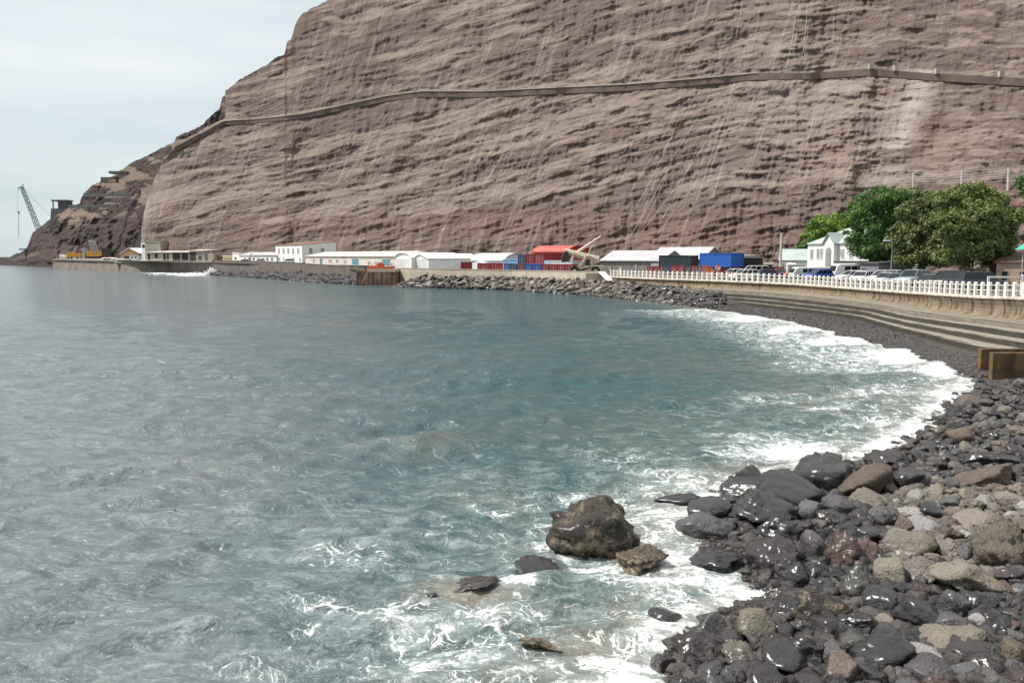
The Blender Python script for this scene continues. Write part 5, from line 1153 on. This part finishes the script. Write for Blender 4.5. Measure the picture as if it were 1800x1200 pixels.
tree('large olive tree flecked with yellow-green blossom, rightmost of the big trees', [(1680, 356, 34, 22), (1712, 342, 34, 18), (1745, 356, 26, 20), (1765, 388, 20, 24), (1700, 390, 48, 36), (1745, 410, 32, 32), (1762, 430, 18, 22), (1700, 430, 44, 28), (1660, 400, 26, 28), (1720, 455, 40, 14), (1675, 455, 34, 12)], 104, 620, 62, .19, lm_ol, (1752, ZP0, -1), seed=5, depth=1.6, crad=.65)
tree('small green tree on the slope at the right edge above the green canopy', [(1800, 322, 12, 12), (1806, 338, 14, 12), (1815, 318, 16, 12)], 132, 50, 60, .2, lm_dark, (1804, P(1804, 352, 132).z), seed=6, crad=.6)
tree('low green shrub behind the round-roofed hut', [(862, 446, 9, 3), (875, 447, 8, 3), (890, 449, 8, 2.5)], 196, 40, 40, .25, leafmat('leaves_dull', (.07, .11, .03), (.10, .12, .04), (.16, .18, .07)), (870, 2.6), name='shrub', seed=7, crad=.5)

# ================================================================ ROCKS
def rock_mat(name='shore_rock', barn=False):
    m, t, b = newmat(name); tc_ = N(t, 'ShaderNodeTexCoord'); oi = N(t, 'ShaderNodeObjectInfo'); p = pos(t)
    off = N(t, 'ShaderNodeVectorMath', operation='ADD'); cmb = N(t, 'ShaderNodeMath', operation='MULTIPLY'); cmb.inputs[1].default_value = 50
    t.links.new(oi.outputs['Random'], cmb.inputs[0]); t.links.new(p, off.inputs[0]); t.links.new(cmb.outputs[0], off.inputs[1]); v = off.outputs[0]
    n1 = noisen(t, v, 3.2, 7, .65); n2 = noisen(t, v, 22, 5, .65); n3 = noisen(t, v, 1.2, 3, .5)
    wet = oi.outputs['Alpha']
    wn_ = mathn(t, 'ADD', wet, mathn(t, 'MULTIPLY', mathn(t, 'SUBTRACT', n3, .5), .5)); sep = N(t, 'ShaderNodeSeparateXYZ'); t.links.new(p, sep.inputs[0])
    wl_ = mapr(t, sep.outputs[2], .12, .5, .7, 0); wf = mathn(t, 'MAXIMUM', mapr(t, wn_, .35, .65), wl_, clamp=True)
    c = mixc(t, mapr(t, n1, .3, .7), oi.outputs['Color'], (.5, .5, .5), 'MULTIPLY'); c = mixc(t, mapr(t, n1, .25, .75, .1, .75), c, oi.outputs['Color'])
    c = mixc(t, mapr(t, n2, .55, .75, 0, .4), c, (.30, .27, .24)); c = mixc(t, mapr(t, n2, .45, .3, 0, .6), c, (.02, .018, .018))
    c = mixc(t, mathn(t, 'MULTIPLY', wf, .8), c, (.014, .013, .015), 'MIX')
    if barn:
        nb = noisen(t, v, 2.6, 6, .7); lowz = mapr(t, sep.outputs[2], 1.1, .15)
        wf = mathn(t, 'MULTIPLY', wf, .35)
        c = mixc(t, mapr(t, mathn(t, 'ADD', nb, mathn(t, 'MULTIPLY', lowz, .14)), .58, .70), c, (.20, .162, .108)); c = mixc(t, mapr(t, noisen(t, v, 5.5, 5, .7), .52, .62), c, (.025, .018, .014))
    t.links.new(c, b.inputs['Base Color']); t.links.new(mapr(t, wf, 0, 1, .85, .16), b.inputs['Roughness']); t.links.new(mapr(t, wf, 0, 1, .2, .3), b.inputs['Specular IOR Level'])
    vo = N(t, 'ShaderNodeTexVoronoi'); vo.inputs['Scale'].default_value = 26; t.links.new(v, vo.inputs['Vector'])
    h = mathn(t, 'ADD', mathn(t, 'MULTIPLY', n1, 1.5), mathn(t, 'ADD', mathn(t, 'MULTIPLY', n2, .45), mathn(t, 'MULTIPLY', vo.outputs['Distance'], .25)))
    t.links.new(bumpn(t, h, .9, .10), b.inputs['Normal']); t.links.new(mathn(t, 'MULTIPLY', wf, .8), b.inputs['Coat Weight']); b.inputs['Coat Roughness'].default_value = .2; t.links.new(bumpn(t, n1, .3, .06), b.inputs['Coat Normal']); return m
M_rock = rock_mat(); M_barn = rock_mat('barnacled_rock', True)
def ico(sub):
    bm = bmesh.new(); bmesh.ops.create_icosphere(bm, subdivisions=sub, radius=1); bm.verts.ensure_lookup_table()
    V = np.array([v.co[:] for v in bm.verts]); Fq = np.array([[v.index for v in f.verts] for f in bm.faces]); bm.free(); return V, Fq
def rockverts(V, seed, ang, rough):
    r = np.random.default_rng(seed); n = r.normal(size=(int(13 if ang > .5 else 18), 3)); n /= np.linalg.norm(n, axis=1)[:, None]; d = r.uniform(.5 if ang > .5 else .62, .88, len(n))
    dots = V @ n.T; rr = np.where(dots > .05, d/np.maximum(dots, .05), 9.0)
    k = 40 if ang > .5 else 13; soft = -np.log(np.exp(-k*np.minimum(rr, 1.15)).sum(1)+math.exp(-k*1.12))/k; soft = np.clip(soft, .45, 1.2)
    o = V*soft[:, None]
    f1 = np.array([mnoise.fractal(Vector(v)*1.6+Vector((seed*7.1, 0, 0)), 1.0, 2.0, 4) for v in o]); f2 = np.array([mnoise.turbulence(Vector(v)*5.5+Vector((0, seed*3.3, 0)), 3, False) for v in o])
    o = o*(1+(f1*.10+(f2-.5)*.10)*rough)[:, None]; return o
I4 = ico(4); I3 = ico(3); I2 = ico(2); I1 = ico(1)
PROTO = []
for i in range(36):
    ang = 1.0 if i % 2 else 0.2; V = rockverts(I4[0], i+3, ang, 1.9 if i % 3 == 0 else .8)
    ext = (V.max(0)-V.min(0))/2; V = (V-(V.max(0)+V.min(0))/2)/ext
    me = bpy.data.meshes.new('boulder'); me.from_pydata(V.tolist(), [], I4[1].tolist()); me.materials.append(M_rock); me.polygons.foreach_set('use_smooth', [True]*len(me.polygons)); PROTO.append((me, ang, i % 3 == 0))
TONE = {'wet': ((.055, .052, .054), .9), 'wetred': ((.09, .055, .052), .8), 'dry': ((.21, .185, .16), .1), 'tan': ((.22, .195, .16), .15), 'grey': ((.125, .122, .124), .45), 'red': ((.13, .085, .08), .45), 'brown': ((.15, .12, .10), .3), 'barn': ((.13, .105, .075), .5), 'pale': ((.32, .305, .285), .2), 'black': ((.035, .033, .036), .9)}
TW = {'wet': 'dark wet', 'wetred': 'wet reddish-black', 'dry': 'dry grey-brown', 'tan': 'dry tan', 'grey': 'smooth grey', 'red': 'rough purple-red', 'brown': 'brown', 'barn': 'barnacle-crusted brown', 'pale': 'pale', 'black': 'glossy black'}
placed = []
def boulder(px, py, w, h, tone, label=None, proto=None, rz=None, group=None, name='boulder', cat='boulder', tilt_=0.25, sink=.3, zup=None, rr=random):
    w *= 1.17; h *= 1.17; bot = py + h*0.30; g = GT(px, bot); g = g if g.z > -0.03 else G(px, bot, -0.03); Y = g.y; sc_ = Y/F/0.995
    hw = w*sc_/2; hh = h*sc_/2*1.1; dep = (hw*.75+hh*.4)
    cands = [k for k in range(36) if (PROTO[k][1] > .5) == (rr.random() < (.35 if tone in ('pale', 'grey') else .8))] or list(range(36))
    me = PROTO[proto if proto is not None else rr.choice(cands)][0]
    if tone == 'barn': me = me.copy(); me.materials.clear(); me.materials.append(M_barn)
    o = bpy.data.objects.new(name, me); COL.objects.link(o)
    zc = P(px, py, Y+dep*.35).z; o.location = (XP(px, Y+dep*.35, py), Y+dep*.35, zc)
    o.rotation_euler = (0, 0, 0); o.scale = (hw, dep, hh)
    o.rotation_euler = (rr.uniform(-.25, .25), rr.uniform(-tilt_, tilt_) if rz is None else R(rz), rr.choice((0, math.pi))+rr.uniform(-.25, .25)); o.scale = (hw, dep, hh)
    if rz is not None: o.rotation_euler = (0, R(rz), 0)
    c, wet = TONE[tone]; j = rr.uniform(.8, 1.2); o.color = (c[0]*j, c[1]*j*rr.uniform(.96, 1.03), c[2]*j*rr.uniform(.93, 1.05), max(0, min(1, wet+rr.uniform(-.15, .15))))
    tag(o, label or (TW[tone]+' boulder among many on the shore'), cat, group); placed.append((px, py, w/1.17, h/1.17)); return o
KEY = [
 (1042, 932, 156, 104, 'barn', 'biggest boulder, brown and barnacled, standing alone in the surf', 12), (1130, 992, 84, 44, 'barn', 'low brown angular boulder washed by foam right of the biggest one', 15), (955, 1004, 96, 24, 'black', 'low black rock left of the biggest boulder', 3),
 (826, 1030, 100, 26, 'wetred', 'dark crusted rock awash in the surf, far left of the boulders', 9), (750, 1052, 36, 14, 'wetred', 'small reddish rock tip farthest left in the water'), (948, 1132, 72, 18, 'barn', 'half sunken brown rock in the shallows at the bottom', 21),
 (1312, 838, 54, 32, 'wet', 'rounded wet rock in the foam left of the rock ridge'), (1190, 878, 72, 18, 'wet', 'flat wet rock just breaking the foam'), (1247, 897, 72, 38, 'wet', 'dark humped rock above the flat one at the ridge end'), (1240, 925, 95, 42, 'grey', 'smooth grey rock at the seaward end of the ridge'),
 (1338, 900, 100, 62, 'wet', 'broad pitted wet boulder at the left of the ridge'), (1312, 862, 95, 38, 'wet', 'long dark rock sloping into the foam on the ridge'), (1392, 866, 110, 66, 'wet', 'craggy wet boulder in the middle of the ridge'), (1450, 838, 110, 62, 'wet', 'pointed dark boulder at the top of the ridge'), (1520, 850, 98, 54, 'brown', 'brown flat-topped boulder at the right of the ridge'), (1462, 814, 44, 30, 'wet', 'small rock capping the pointed ridge boulder'),
 (1369, 935, 78, 46, 'wet', 'rough wet boulder below the pitted ridge boulder'), (1358, 984, 86, 58, 'wetred', 'dark reddish boulder beside the splashing inlet'), (1258, 985, 84, 34, 'wet', 'low dark rock in foam left of the inlet'), (1400, 1014, 54, 50, 'wet', 'upright dark slab right of the splash'), (1433, 962, 48, 50, 'grey', 'shiny grey boulder with bright wet flecks'),
 (1478, 971, 56, 68, 'red', 'tall purple-red boulder in the boulder field'), (1521, 974, 44, 42, 'red', 'smaller purple-red boulder right of the tall one'), (1505, 1026, 54, 58, 'grey', 'smooth upright grey boulder below the purple-red ones'), (1444, 1033, 48, 28, 'wet', 'smooth oval dark stone left of the upright grey boulder'),
 (1567, 1012, 58, 50, 'tan', 'yellowish tan boulder right of the upright grey one'), (1592, 960, 96, 44, 'dry', 'flat dry boulder with an overhanging lower edge'), (1619, 1008, 76, 46, 'dry', 'dry mushroom-shaped boulder with a dark shadow beneath'), (1692, 1020, 112, 62, 'tan', 'large smooth tan boulder right of the mushroom one'),
 (1758, 968, 96, 74, 'brown', 'big squared brown block at the right edge'), (1669, 967, 38, 34, 'dry', 'angular grey stone left of the squared block'), (1697, 946, 30, 22, 'pale', 'pale stone above the squared block'), (1697, 974, 30, 30, 'grey', 'rounded grey stone wedged against the squared block'), (1552, 983, 30, 24, 'grey', 'round grey stone between red and flat dry boulders'),
 (1675, 1067, 46, 50, 'grey', 'smooth dark egg-shaped boulder below the large tan one'), (1614, 1083, 72, 60, 'black', 'glossy black boulder with bright highlights'), (1558, 1094, 38, 26, 'tan', 'small round tan stone beside the glossy black boulder'), (1549, 1062, 64, 46, 'wet', 'wet dark boulder above the small tan stone'), (1440, 1070, 90, 62, 'barn', 'speckled brown boulder beside the splash'),
 (1494, 1067, 34, 28, 'grey', 'small grey stone right of the speckled boulder'), (1669, 1128, 140, 36, 'tan', 'long log-shaped tan rock lying in the lower boulders', None, -10), (1697, 1148, 86, 36, 'wetred', 'long dark rock below the log-shaped one', None, -14), (1622, 1156, 72, 36, 'pale', 'pale wet rounded rock below the log-shaped one'), (1667, 1100, 58, 38, 'grey', 'grey wedge stone above the log-shaped rock'),
 (1719, 1094, 32, 30, 'pale', 'speckled whitish round stone right of the grey wedge'), (1728, 1061, 60, 34, 'wet', 'dark faceted boulder right of the egg-shaped one'), (1550, 1150, 96, 70, 'wet', 'large faceted wet boulder at the bottom'), (1500, 1136, 50, 42, 'grey', 'shiny pale-grey boulder left of the large faceted one'), (1478, 1180, 66, 50, 'brown', 'brown egg boulder at the bottom edge'),
 (1419, 1144, 76, 50, 'wetred', 'reddish boulder low at the left of the field'), (1382, 1160, 84, 56, 'wet', 'dark boulder leftmost at the bottom edge'), (1328, 1104, 62, 54, 'tan', 'pointed tan-grey boulder under the splash'), (1461, 1150, 38, 44, 'grey', 'narrow grey boulder between reddish and shiny ones'), (1742, 1176, 74, 44, 'wetred', 'red-brown boulder at the bottom right'), (1635, 1180, 84, 44, 'grey', 'grey boulder in the middle of the bottom edge'),
 (1783, 1150, 46, 46, 'brown', 'brown boulder at the lower right edge'), (1775, 1083, 42, 26, 'wetred', 'small reddish stone at the right edge'), (1775, 1010, 52, 34, 'red', 'reddish stone below the squared block'), (1595, 843, 56, 38, 'wet', 'dark block right of the brown ridge boulder'), (1533, 880, 80, 26, 'dry', 'long flat dry rock in front of the brown ridge boulder'),
 (1554, 912, 56, 40, 'grey', 'faceted grey boulder below the long flat rock'), (1635, 902, 38, 34, 'black', 'small black pointed rock amid pale stones'), (1583, 940, 32, 20, 'tan', 'small sandy stone above the flat dry boulder'), (1624, 925, 60, 24, 'pale', 'smooth pale flat stone behind the flat dry boulder'), (1737, 842, 102, 36, 'brown', 'long brown boulder high at the right'), (1772, 813, 58, 24, 'wet', 'flat wet stone at the right edge above the long brown one'),
 (1749, 865, 48, 28, 'brown', 'brown knobbly stone under the long brown boulder'), (1735, 882, 34, 22, 'pale', 'small pale boulder among the dry stones'), (1775, 882, 52, 28, 'dry', 'dry boulder at the right edge above the squared block'), (1717, 914, 78, 28, 'dry', 'wide dry boulder above the squared block'), (1691, 768, 54, 34, 'brown', 'brown cube-shaped rock near the upper waterline'), (1650, 762, 38, 22, 'dry', 'small dry rock at the upper waterline'),
 (1562, 808, 78, 30, 'wetred', 'jagged reddish-black rock at the waterline above the ridge'), (1624, 806, 52, 22, 'wet', 'low wet rock right of the jagged reddish one'), (1702, 708, 50, 20, 'brown', 'brown rock near the foot of the concrete outlet'), (1720, 808, 50, 28, 'wet', 'wet cracked rock right of the upper pool'), (1425, 900, 46, 34, 'grey', 'grey boulder at the foot of the craggy ridge boulder'), (1475, 892, 52, 34, 'grey', 'rough grey boulder below the ridge middle'),
 (1170, 1083, 56, 22, 'wet', 'low dark rock below the foam channel'), (1250, 1105, 56, 40, 'wetred', 'reddish humped rock in the lower shallows'), (1225, 1140, 76, 42, 'wetred', 'dark red domed rock in the lower shallows'), (1300, 1150, 60, 36, 'tan', 'speckled tan rock at the bottom of the shallows'), (1355, 1200, 70, 40, 'wetred', 'dark red rock cut by the bottom edge'), (1165, 1168, 40, 30, 'wetred', 'small wet rock leftmost of the lower shallows'),
]
rk = random.Random(9)
for k_ in KEY:
    boulder(k_[0], k_[1], k_[2], k_[3], k_[4], k_[5], proto=(k_[6] if len(k_) > 6 else None), rz=(k_[7] if len(k_) > 7 else None), rr=rk)
# the rest of the boulder field
def in_field(px, py):
    lf = float(np.interp(py, [690, 740, 770, 800, 830, 860, 900, 960, 1000, 1040, 1080, 1130, 1230], [1722, 1680, 1645, 1610, 1500, 1330, 1290, 1320, 1390, 1410, 1360, 1240, 1190]))
    return px > lf
def zone(px, py):
    return 'beside the surf' if px < float(np.interp(py, [700, 800, 900, 1000, 1200], [1730, 1680, 1480, 1470, 1450])) else ('on the upper beach' if py < 850 else 'in the dry middle of the beach' if py < 1020 and px > 1560 else 'in the lower boulder field')
tries = 0; n_b = len(KEY)
while n_b < 292 and tries < 60000:
    tries += 1; py = rk.uniform(700, 1225); px = rk.uniform(1190, 1860)
    if not in_field(px, py): continue
    s = float(np.interp(py, [700, 850, 1000, 1220], [19, 32, 46, 58]))*rk.uniform(.65, 1.25)
    if any(abs(px-a)/(w+s) < .36 and abs(py-b)/(h+s*.66) < .36 for a, b, w, h in placed): continue
    zn = zone(px, py)
    tone = rk.choice({'beside the surf': ['wet', 'wet', 'wetred', 'grey', 'black'], 'on the upper beach': ['wet', 'grey', 'dry', 'wetred', 'grey'], 'in the dry middle of the beach': ['dry', 'dry', 'tan', 'pale', 'brown', 'grey'], 'in the lower boulder field': ['wet', 'wet', 'grey', 'wetred', 'black', 'black', 'grey', 'red']}[zn])
    big = 'large' if s > 40 else 'medium' if s > 25 else 'small'
    boulder(px, py, s, s*rk.uniform(.55, .85), tone, f'{big} {TW[tone]} boulder {zn}', group=f'{big} {TW[tone]} boulders {zn}', rr=rk); n_b += 1

# smaller stones and shingle: a mass nobody could count
def pebble_mat():
    m, t, b = newmat('pebble_stone'); p = pos(t); tn_ = attr(t, 'tone'); wt_ = attr(t, 'wet')
    n1 = noisen(t, p, 9, 5, .6); c = mixc(t, tn_, (.024, .023, .026), (.18, .162, .145)); c = mixc(t, mapr(t, n1, .4, .7, 0, .6), c, (.05, .04, .038))
    c = mixc(t, mathn(t, 'MULTIPLY', wt_, .6), c, (.018, .017, .02)); t.links.new(c, b.inputs['Base Color']); t.links.new(mapr(t, wt_, 0, 1, .8, .15), b.inputs['Roughness']); b.inputs['Specular IOR Level'].default_value = .28
    t.links.new(bumpn(t, noisen(t, p, 14, 6, .65), .8, .05), b.inputs['Normal']); return m
M_peb = pebble_mat()
def stones(name, P3, S3, lib, m, tones, wets, seed=1, label=None):
    r = np.random.default_rng(seed); Vs = []; Fs = []; o = 0; T_ = []; W_ = []
    nv = len(lib[0][0]); n = len(P3)
    idx = r.integers(0, len(lib), n)
    for i in range(n):
        V, Fq = lib[idx[i]]; a, b_, c = r.random(3)*6.28; b_ = (b_-3.14)*.25
        Rz = np.array([[math.cos(a), -math.sin(a), 0], [math.sin(a), math.cos(a), 0], [0, 0, 1]]); Ry = np.array([[math.cos(b_), 0, math.sin(b_)], [0, 1, 0], [-math.sin(b_), 0, math.cos(b_)]])
        Vs.append(((V @ Rz.T)*S3[i]) @ Ry.T + P3[i]); Fs.append(Fq+o); o += nv
    T_ = np.repeat(tones, nv); W_ = np.repeat(wets, nv)
    ob = npmesh(name, np.concatenate(Vs), np.concatenate(Fs), m, True, {'tone': T_, 'wet': W_}); return tag(ob, label, None, None, 'stuff')
lib2 = [(rockverts(I2[0], 40+k, .2 if k % 2 else 1, .6), I2[1]) for k in range(8)]; lib3 = [(rockverts(I3[0], 60+k, 1 if k % 4 else .2, 1.2), I3[1]) for k in range(12)]; lib1 = [(rockverts(I1[0], 50+k, .5, .4), I1[1]) for k in range(6)]
r = np.random.default_rng(21); PP = []; SS = []; TT = []; WW = []
for _ in range(7800):
    py = r.uniform(662, 1260); px = r.uniform(1170, 1900)
    if not in_field(px+90, py): continue
    g = GT(px, py)
    if g.z < -.12: continue
    s = r.uniform(6, 15)*float(np.interp(py, [700, 1200], [.75, 1.25]))*g.y/F*.62; s *= (1.7 if r.random() < .12 else 1)
    dryish = zone(px, py) == 'in the dry middle of the beach'
    PP.append((g.x, g.y, float(beach_z(g.x, g.y))+s*.02)); SS.append((s*r.uniform(.8, 1.5), s*r.uniform(.8, 1.4), s*r.uniform(.5, .9))); TT.append(r.uniform(.35, 1.1) if dryish else r.uniform(0, .9 if py < 880 else .6)); WW.append(0 if dryish else r.uniform(0 if py < 880 else .3, .8 if py < 880 else 1))
stones('pebbles', PP, SS, lib2, M_peb, TT, WW, 3)
PP = []; SS = []; TT = []; WW = []; r = np.random.default_rng(31)
for _ in range(2900):
    py = r.uniform(672, 1240); px = r.uniform(1180, 1900)
    if not in_field(px+60, py): continue
    g = GT(px, py)
    if g.z < -.08: continue
    s = r.uniform(14, 36)*float(np.interp(py, [700, 1200], [.6, 1.25]))*g.y/F*.62
    dryish = zone(px, py) == 'in the dry middle of the beach'
    PP.append((g.x, g.y, float(beach_z(g.x, g.y))+s*.18)); SS.append((s*r.uniform(.9, 1.5), s*r.uniform(.8, 1.3), s*r.uniform(.55, .95))); TT.append(r.uniform(.4, 1.0) if dryish else r.uniform(0, .8 if py < 880 else .55)); WW.append(0 if dryish else r.uniform(.3, 1))
stones('cobbles', PP, SS, lib3, M_peb, TT, WW, 13)
# dark shingle along the foot of the steps
PP = []; SS = []; TT = []; WW = []
_tp = []
for i in range(1, len(wlv)-1):
    p_ = wlv[i] + wn(i)*(sw_ka(wlv[i].y)+5.9*sw_ks(wlv[i].y))
    if p_.y > 25: _tp.append((p_.y, p_.x))
_tp.sort()
for _ in range(9000):
    Y = 42 + (101-42)*r.random()**1.1; xs0 = float(shore_x(Y)); toe = float(np.interp(Y, [a_[0] for a_ in _tp], [a_[1] for a_ in _tp]))
    g = -.9 + (max(1.2, min(toe-xs0+.35, 12)) + .9)*r.random(); X = xs0+g; z = float(beach_z(X, Y)); s = r.uniform(.10, .24)*(1.25 if r.random() < .2 else 1)
    pile = .25*math.exp(-((Y-66)/7)**2)*math.exp(-((g-2.0)/1.5)**2)
    PP.append((X, Y, z+.02+pile)); SS.append((s*1.3, s*1.2, s*.8)); TT.append(r.uniform(0, .45)); WW.append(r.uniform(.1, .8))
stones('shingle', PP, SS, lib1, M_peb, TT, WW, 4)
# armour stones heaped below the parapet
ga = 'armour stones heaped below the parapet wall'
AS = [(15.4, 139.6), (5.5, 155.5), (0, 163), (-9, 169), (-21, 176.5), (-25.3, 182)]
def wall_pt(px):
    for i in range(len(pa)-1):
        u0 = pa[i][0]/pa[i][1]; u1 = pa[i+1][0]/pa[i+1][1]; u = (px-900)/F*1.005
        if u1 <= u <= u0 or u0 <= u <= u1: k = (u-u0)/(u1-u0); return pa[i][0]*(1-k)+pa[i+1][0]*k, pa[i][1]*(1-k)+pa[i+1][1]*k
    if (px-900)/F*1.005 > pa[0][0]/pa[0][1]:
        u = (px-900)/F*1.005
        j = min(range(len(wlv)), key=lambda i: abs(wlv[i].x/wlv[i].y-u) + (10 if wlv[i].y < 95 else 0)); return wlv[j].x, wlv[j].y
    return pa[-1]
PP = []; SS = []; TT = []; WW = []; na = 0; ra = random.Random(4); aplaced = []
def top_py(px): return float(np.interp(px, [690, 720, 745, 900, 1060, 1100, 1180, 1268], [504, 492, 484, 487, 492, 495, 503, 512]))
def bot_py(px): return float(np.interp(px, [690, 720, 900, 1060, 1150, 1262], [504, 504, 509, 521, 531, 545]))
def Ywall(px): return float(np.interp(px, [690, 720, 800, 900, 1000, 1060, 1100, 1200, 1268], [181, 175, 170, 162, 148, 138, 130, 120, 111]))
for _ in range(9000):
    px = ra.uniform(692, 1272); u = ra.random(); py = top_py(px)+(bot_py(px)-top_py(px)+1)*u
    Yb = G(px, bot_py(px)+1, 0).y; Yt = Ywall(px)-1.2; Y = Yt+(Yb-Yt)*u; w = ra.uniform(7, 17)*(1+.0*u); h = w*ra.uniform(.32, .55)
    close = any(abs(px-a)/(w+w2) < .33 and abs(py-b)/(h+h2) < .30 for a, b, w2, h2 in aplaced)
    if close: continue
    aplaced.append((px, py, w, h)); c = P(px, py, Y); s = w*Y/F/2
    tone = 'black' if px > 1215 and u > .2 else ra.choice(['tan', 'tan', 'dry', 'brown', 'pale', 'dry']) if u < .75 and px < 1110 else ra.choice(['dry', 'brown', 'grey', 'wet', 'dry'] if px < 1110 else ['brown', 'grey', 'wetred', 'grey', 'dry', 'wet'])
    if na < 290 and w > 8.5:
        o = bpy.data.objects.new('armour_stone', PROTO[ra.choice(list(range(1, 36, 2)))][0]); COL.objects.link(o); na += 1
        o.location = c; o.rotation_euler = (ra.uniform(-.35, .35), ra.uniform(-.4, .4), ra.uniform(0, 6.28)); o.scale = (s*1.15, s*1.0, h*Y/F/2*1.5)
        cc_, wet = TONE[tone]; j = ra.uniform(.85, 1.25); o.color = (*[v*j for v in cc_], wet*.7)
        zn = 'near the pier' if px < 800 else 'below the containers' if px < 1000 else 'below the crane' if px < 1100 else 'below the railing' if px < 1210 else 'by the steps'
        lv = 'top row' if u < .33 else 'middle' if u < .68 else 'waterline'
        tag(o, f'{TW[tone]} armour stone, {lv} of the heap {zn}', 'armour stone', f'{TW[tone]} armour stones at the {lv} {zn}')
    else: PP.append(c[:]); SS.append((s*1.2, s, h*Y/F/2*1.6)); TT.append({'tan': 1.0, 'dry': .8, 'brown': .5, 'pale': 1.1, 'grey': .45, 'wet': .1, 'black': 0, 'wetred': .15}[tone]); WW.append(.3)
for _ in range(1500):                                   # the bed of small stone below them
    px = ra.uniform(690, 1275); u = ra.random(); py = top_py(px)+(bot_py(px)-top_py(px))*u+1; Yb = G(px, bot_py(px)+1, 0).y; Yt = Ywall(px)-.8; Y = Yt+(Yb-Yt)*u+.5; c = P(px, py, Y); s = ra.uniform(.35, .7); PP.append((c.x, c.y, c.z-.25)); SS.append((s*1.2, s, s*.7)); TT.append(ra.uniform(.1, .5)); WW.append(.4)
stones('rubble', PP, SS, lib2, M_peb, TT, WW, 5)
# dark rocks at the foot of the harbour wall
PP = []; SS = []; TT = []; WW = []
for _ in range(1500):
    px = ra.uniform(345, 632); Yw = float(np.interp(px, [345, 375, 435, 500, 560, 640], [292, 274, 250, 226, 205, 189])); u = ra.random(); off = u*float(np.interp(px, [345, 400, 520, 632], [5, 7, 10, 13])); zt = float(np.interp(px, [345, 400, 470, 520, 632], [.5, 1.0, 1.8, 2.0, 1.3]))
    zz = zt*.8*(1-u)*ra.uniform(.5, 1.1)-.1; Y = Yw-off*.8; s = ra.uniform(.5, 1.5); PP.append((XP(px, Y, 485), Y, zz)); SS.append((s*1.5, s, s*.55)); TT.append(max(0, ra.gauss(.02, .18))); WW.append(.4)
stones('rock_bed', PP, SS, lib2, M_peb, TT, WW, 6)
# white water breaking on the harbour rocks and in the inlet
spm, t_, b_ = newmat('spray'); b_.inputs['Base Color'].default_value = (.88, .89, .9, 1); b_.inputs['Roughness'].default_value = .6
def spray(label, c, rx, ry, hz, n, s0, s1, seed):
    r = np.random.default_rng(seed); PP = []; SS = []
    for _ in range(n):
        a = r.normal(size=2)*.5; k = max(0, 1-np.hypot(*a)*.6); s = r.uniform(s0, s1); PP.append((c[0]+a[0]*rx, c[1]+a[1]*ry, c[2]+hz*k*r.random()**1.6)); SS.append((s, s, s*.8))
    stones('foam', PP, SS, lib1, spm, np.ones(n), np.zeros(n), seed, label)
c = G(340, 483, 0); spray('white breaking water', (c.x, c.y, 0), 9, 3, .7, 450, .12, .4, 8)
c = G(364, 484, 0); spray('white breaking water', (c.x, c.y+4, .3), 2.0, 2, 2.4, 260, .1, .35, 9)
c = G(1372, 1052, 0); spray('splashing spray', (c.x, c.y, .0), .5, .3, .22, 130, .005, .02, 10)
c = G(1300, 1040, 0); spray('splashing spray', (c.x, c.y, .0), .9, .3, .1, 60, .005, .016, 11)
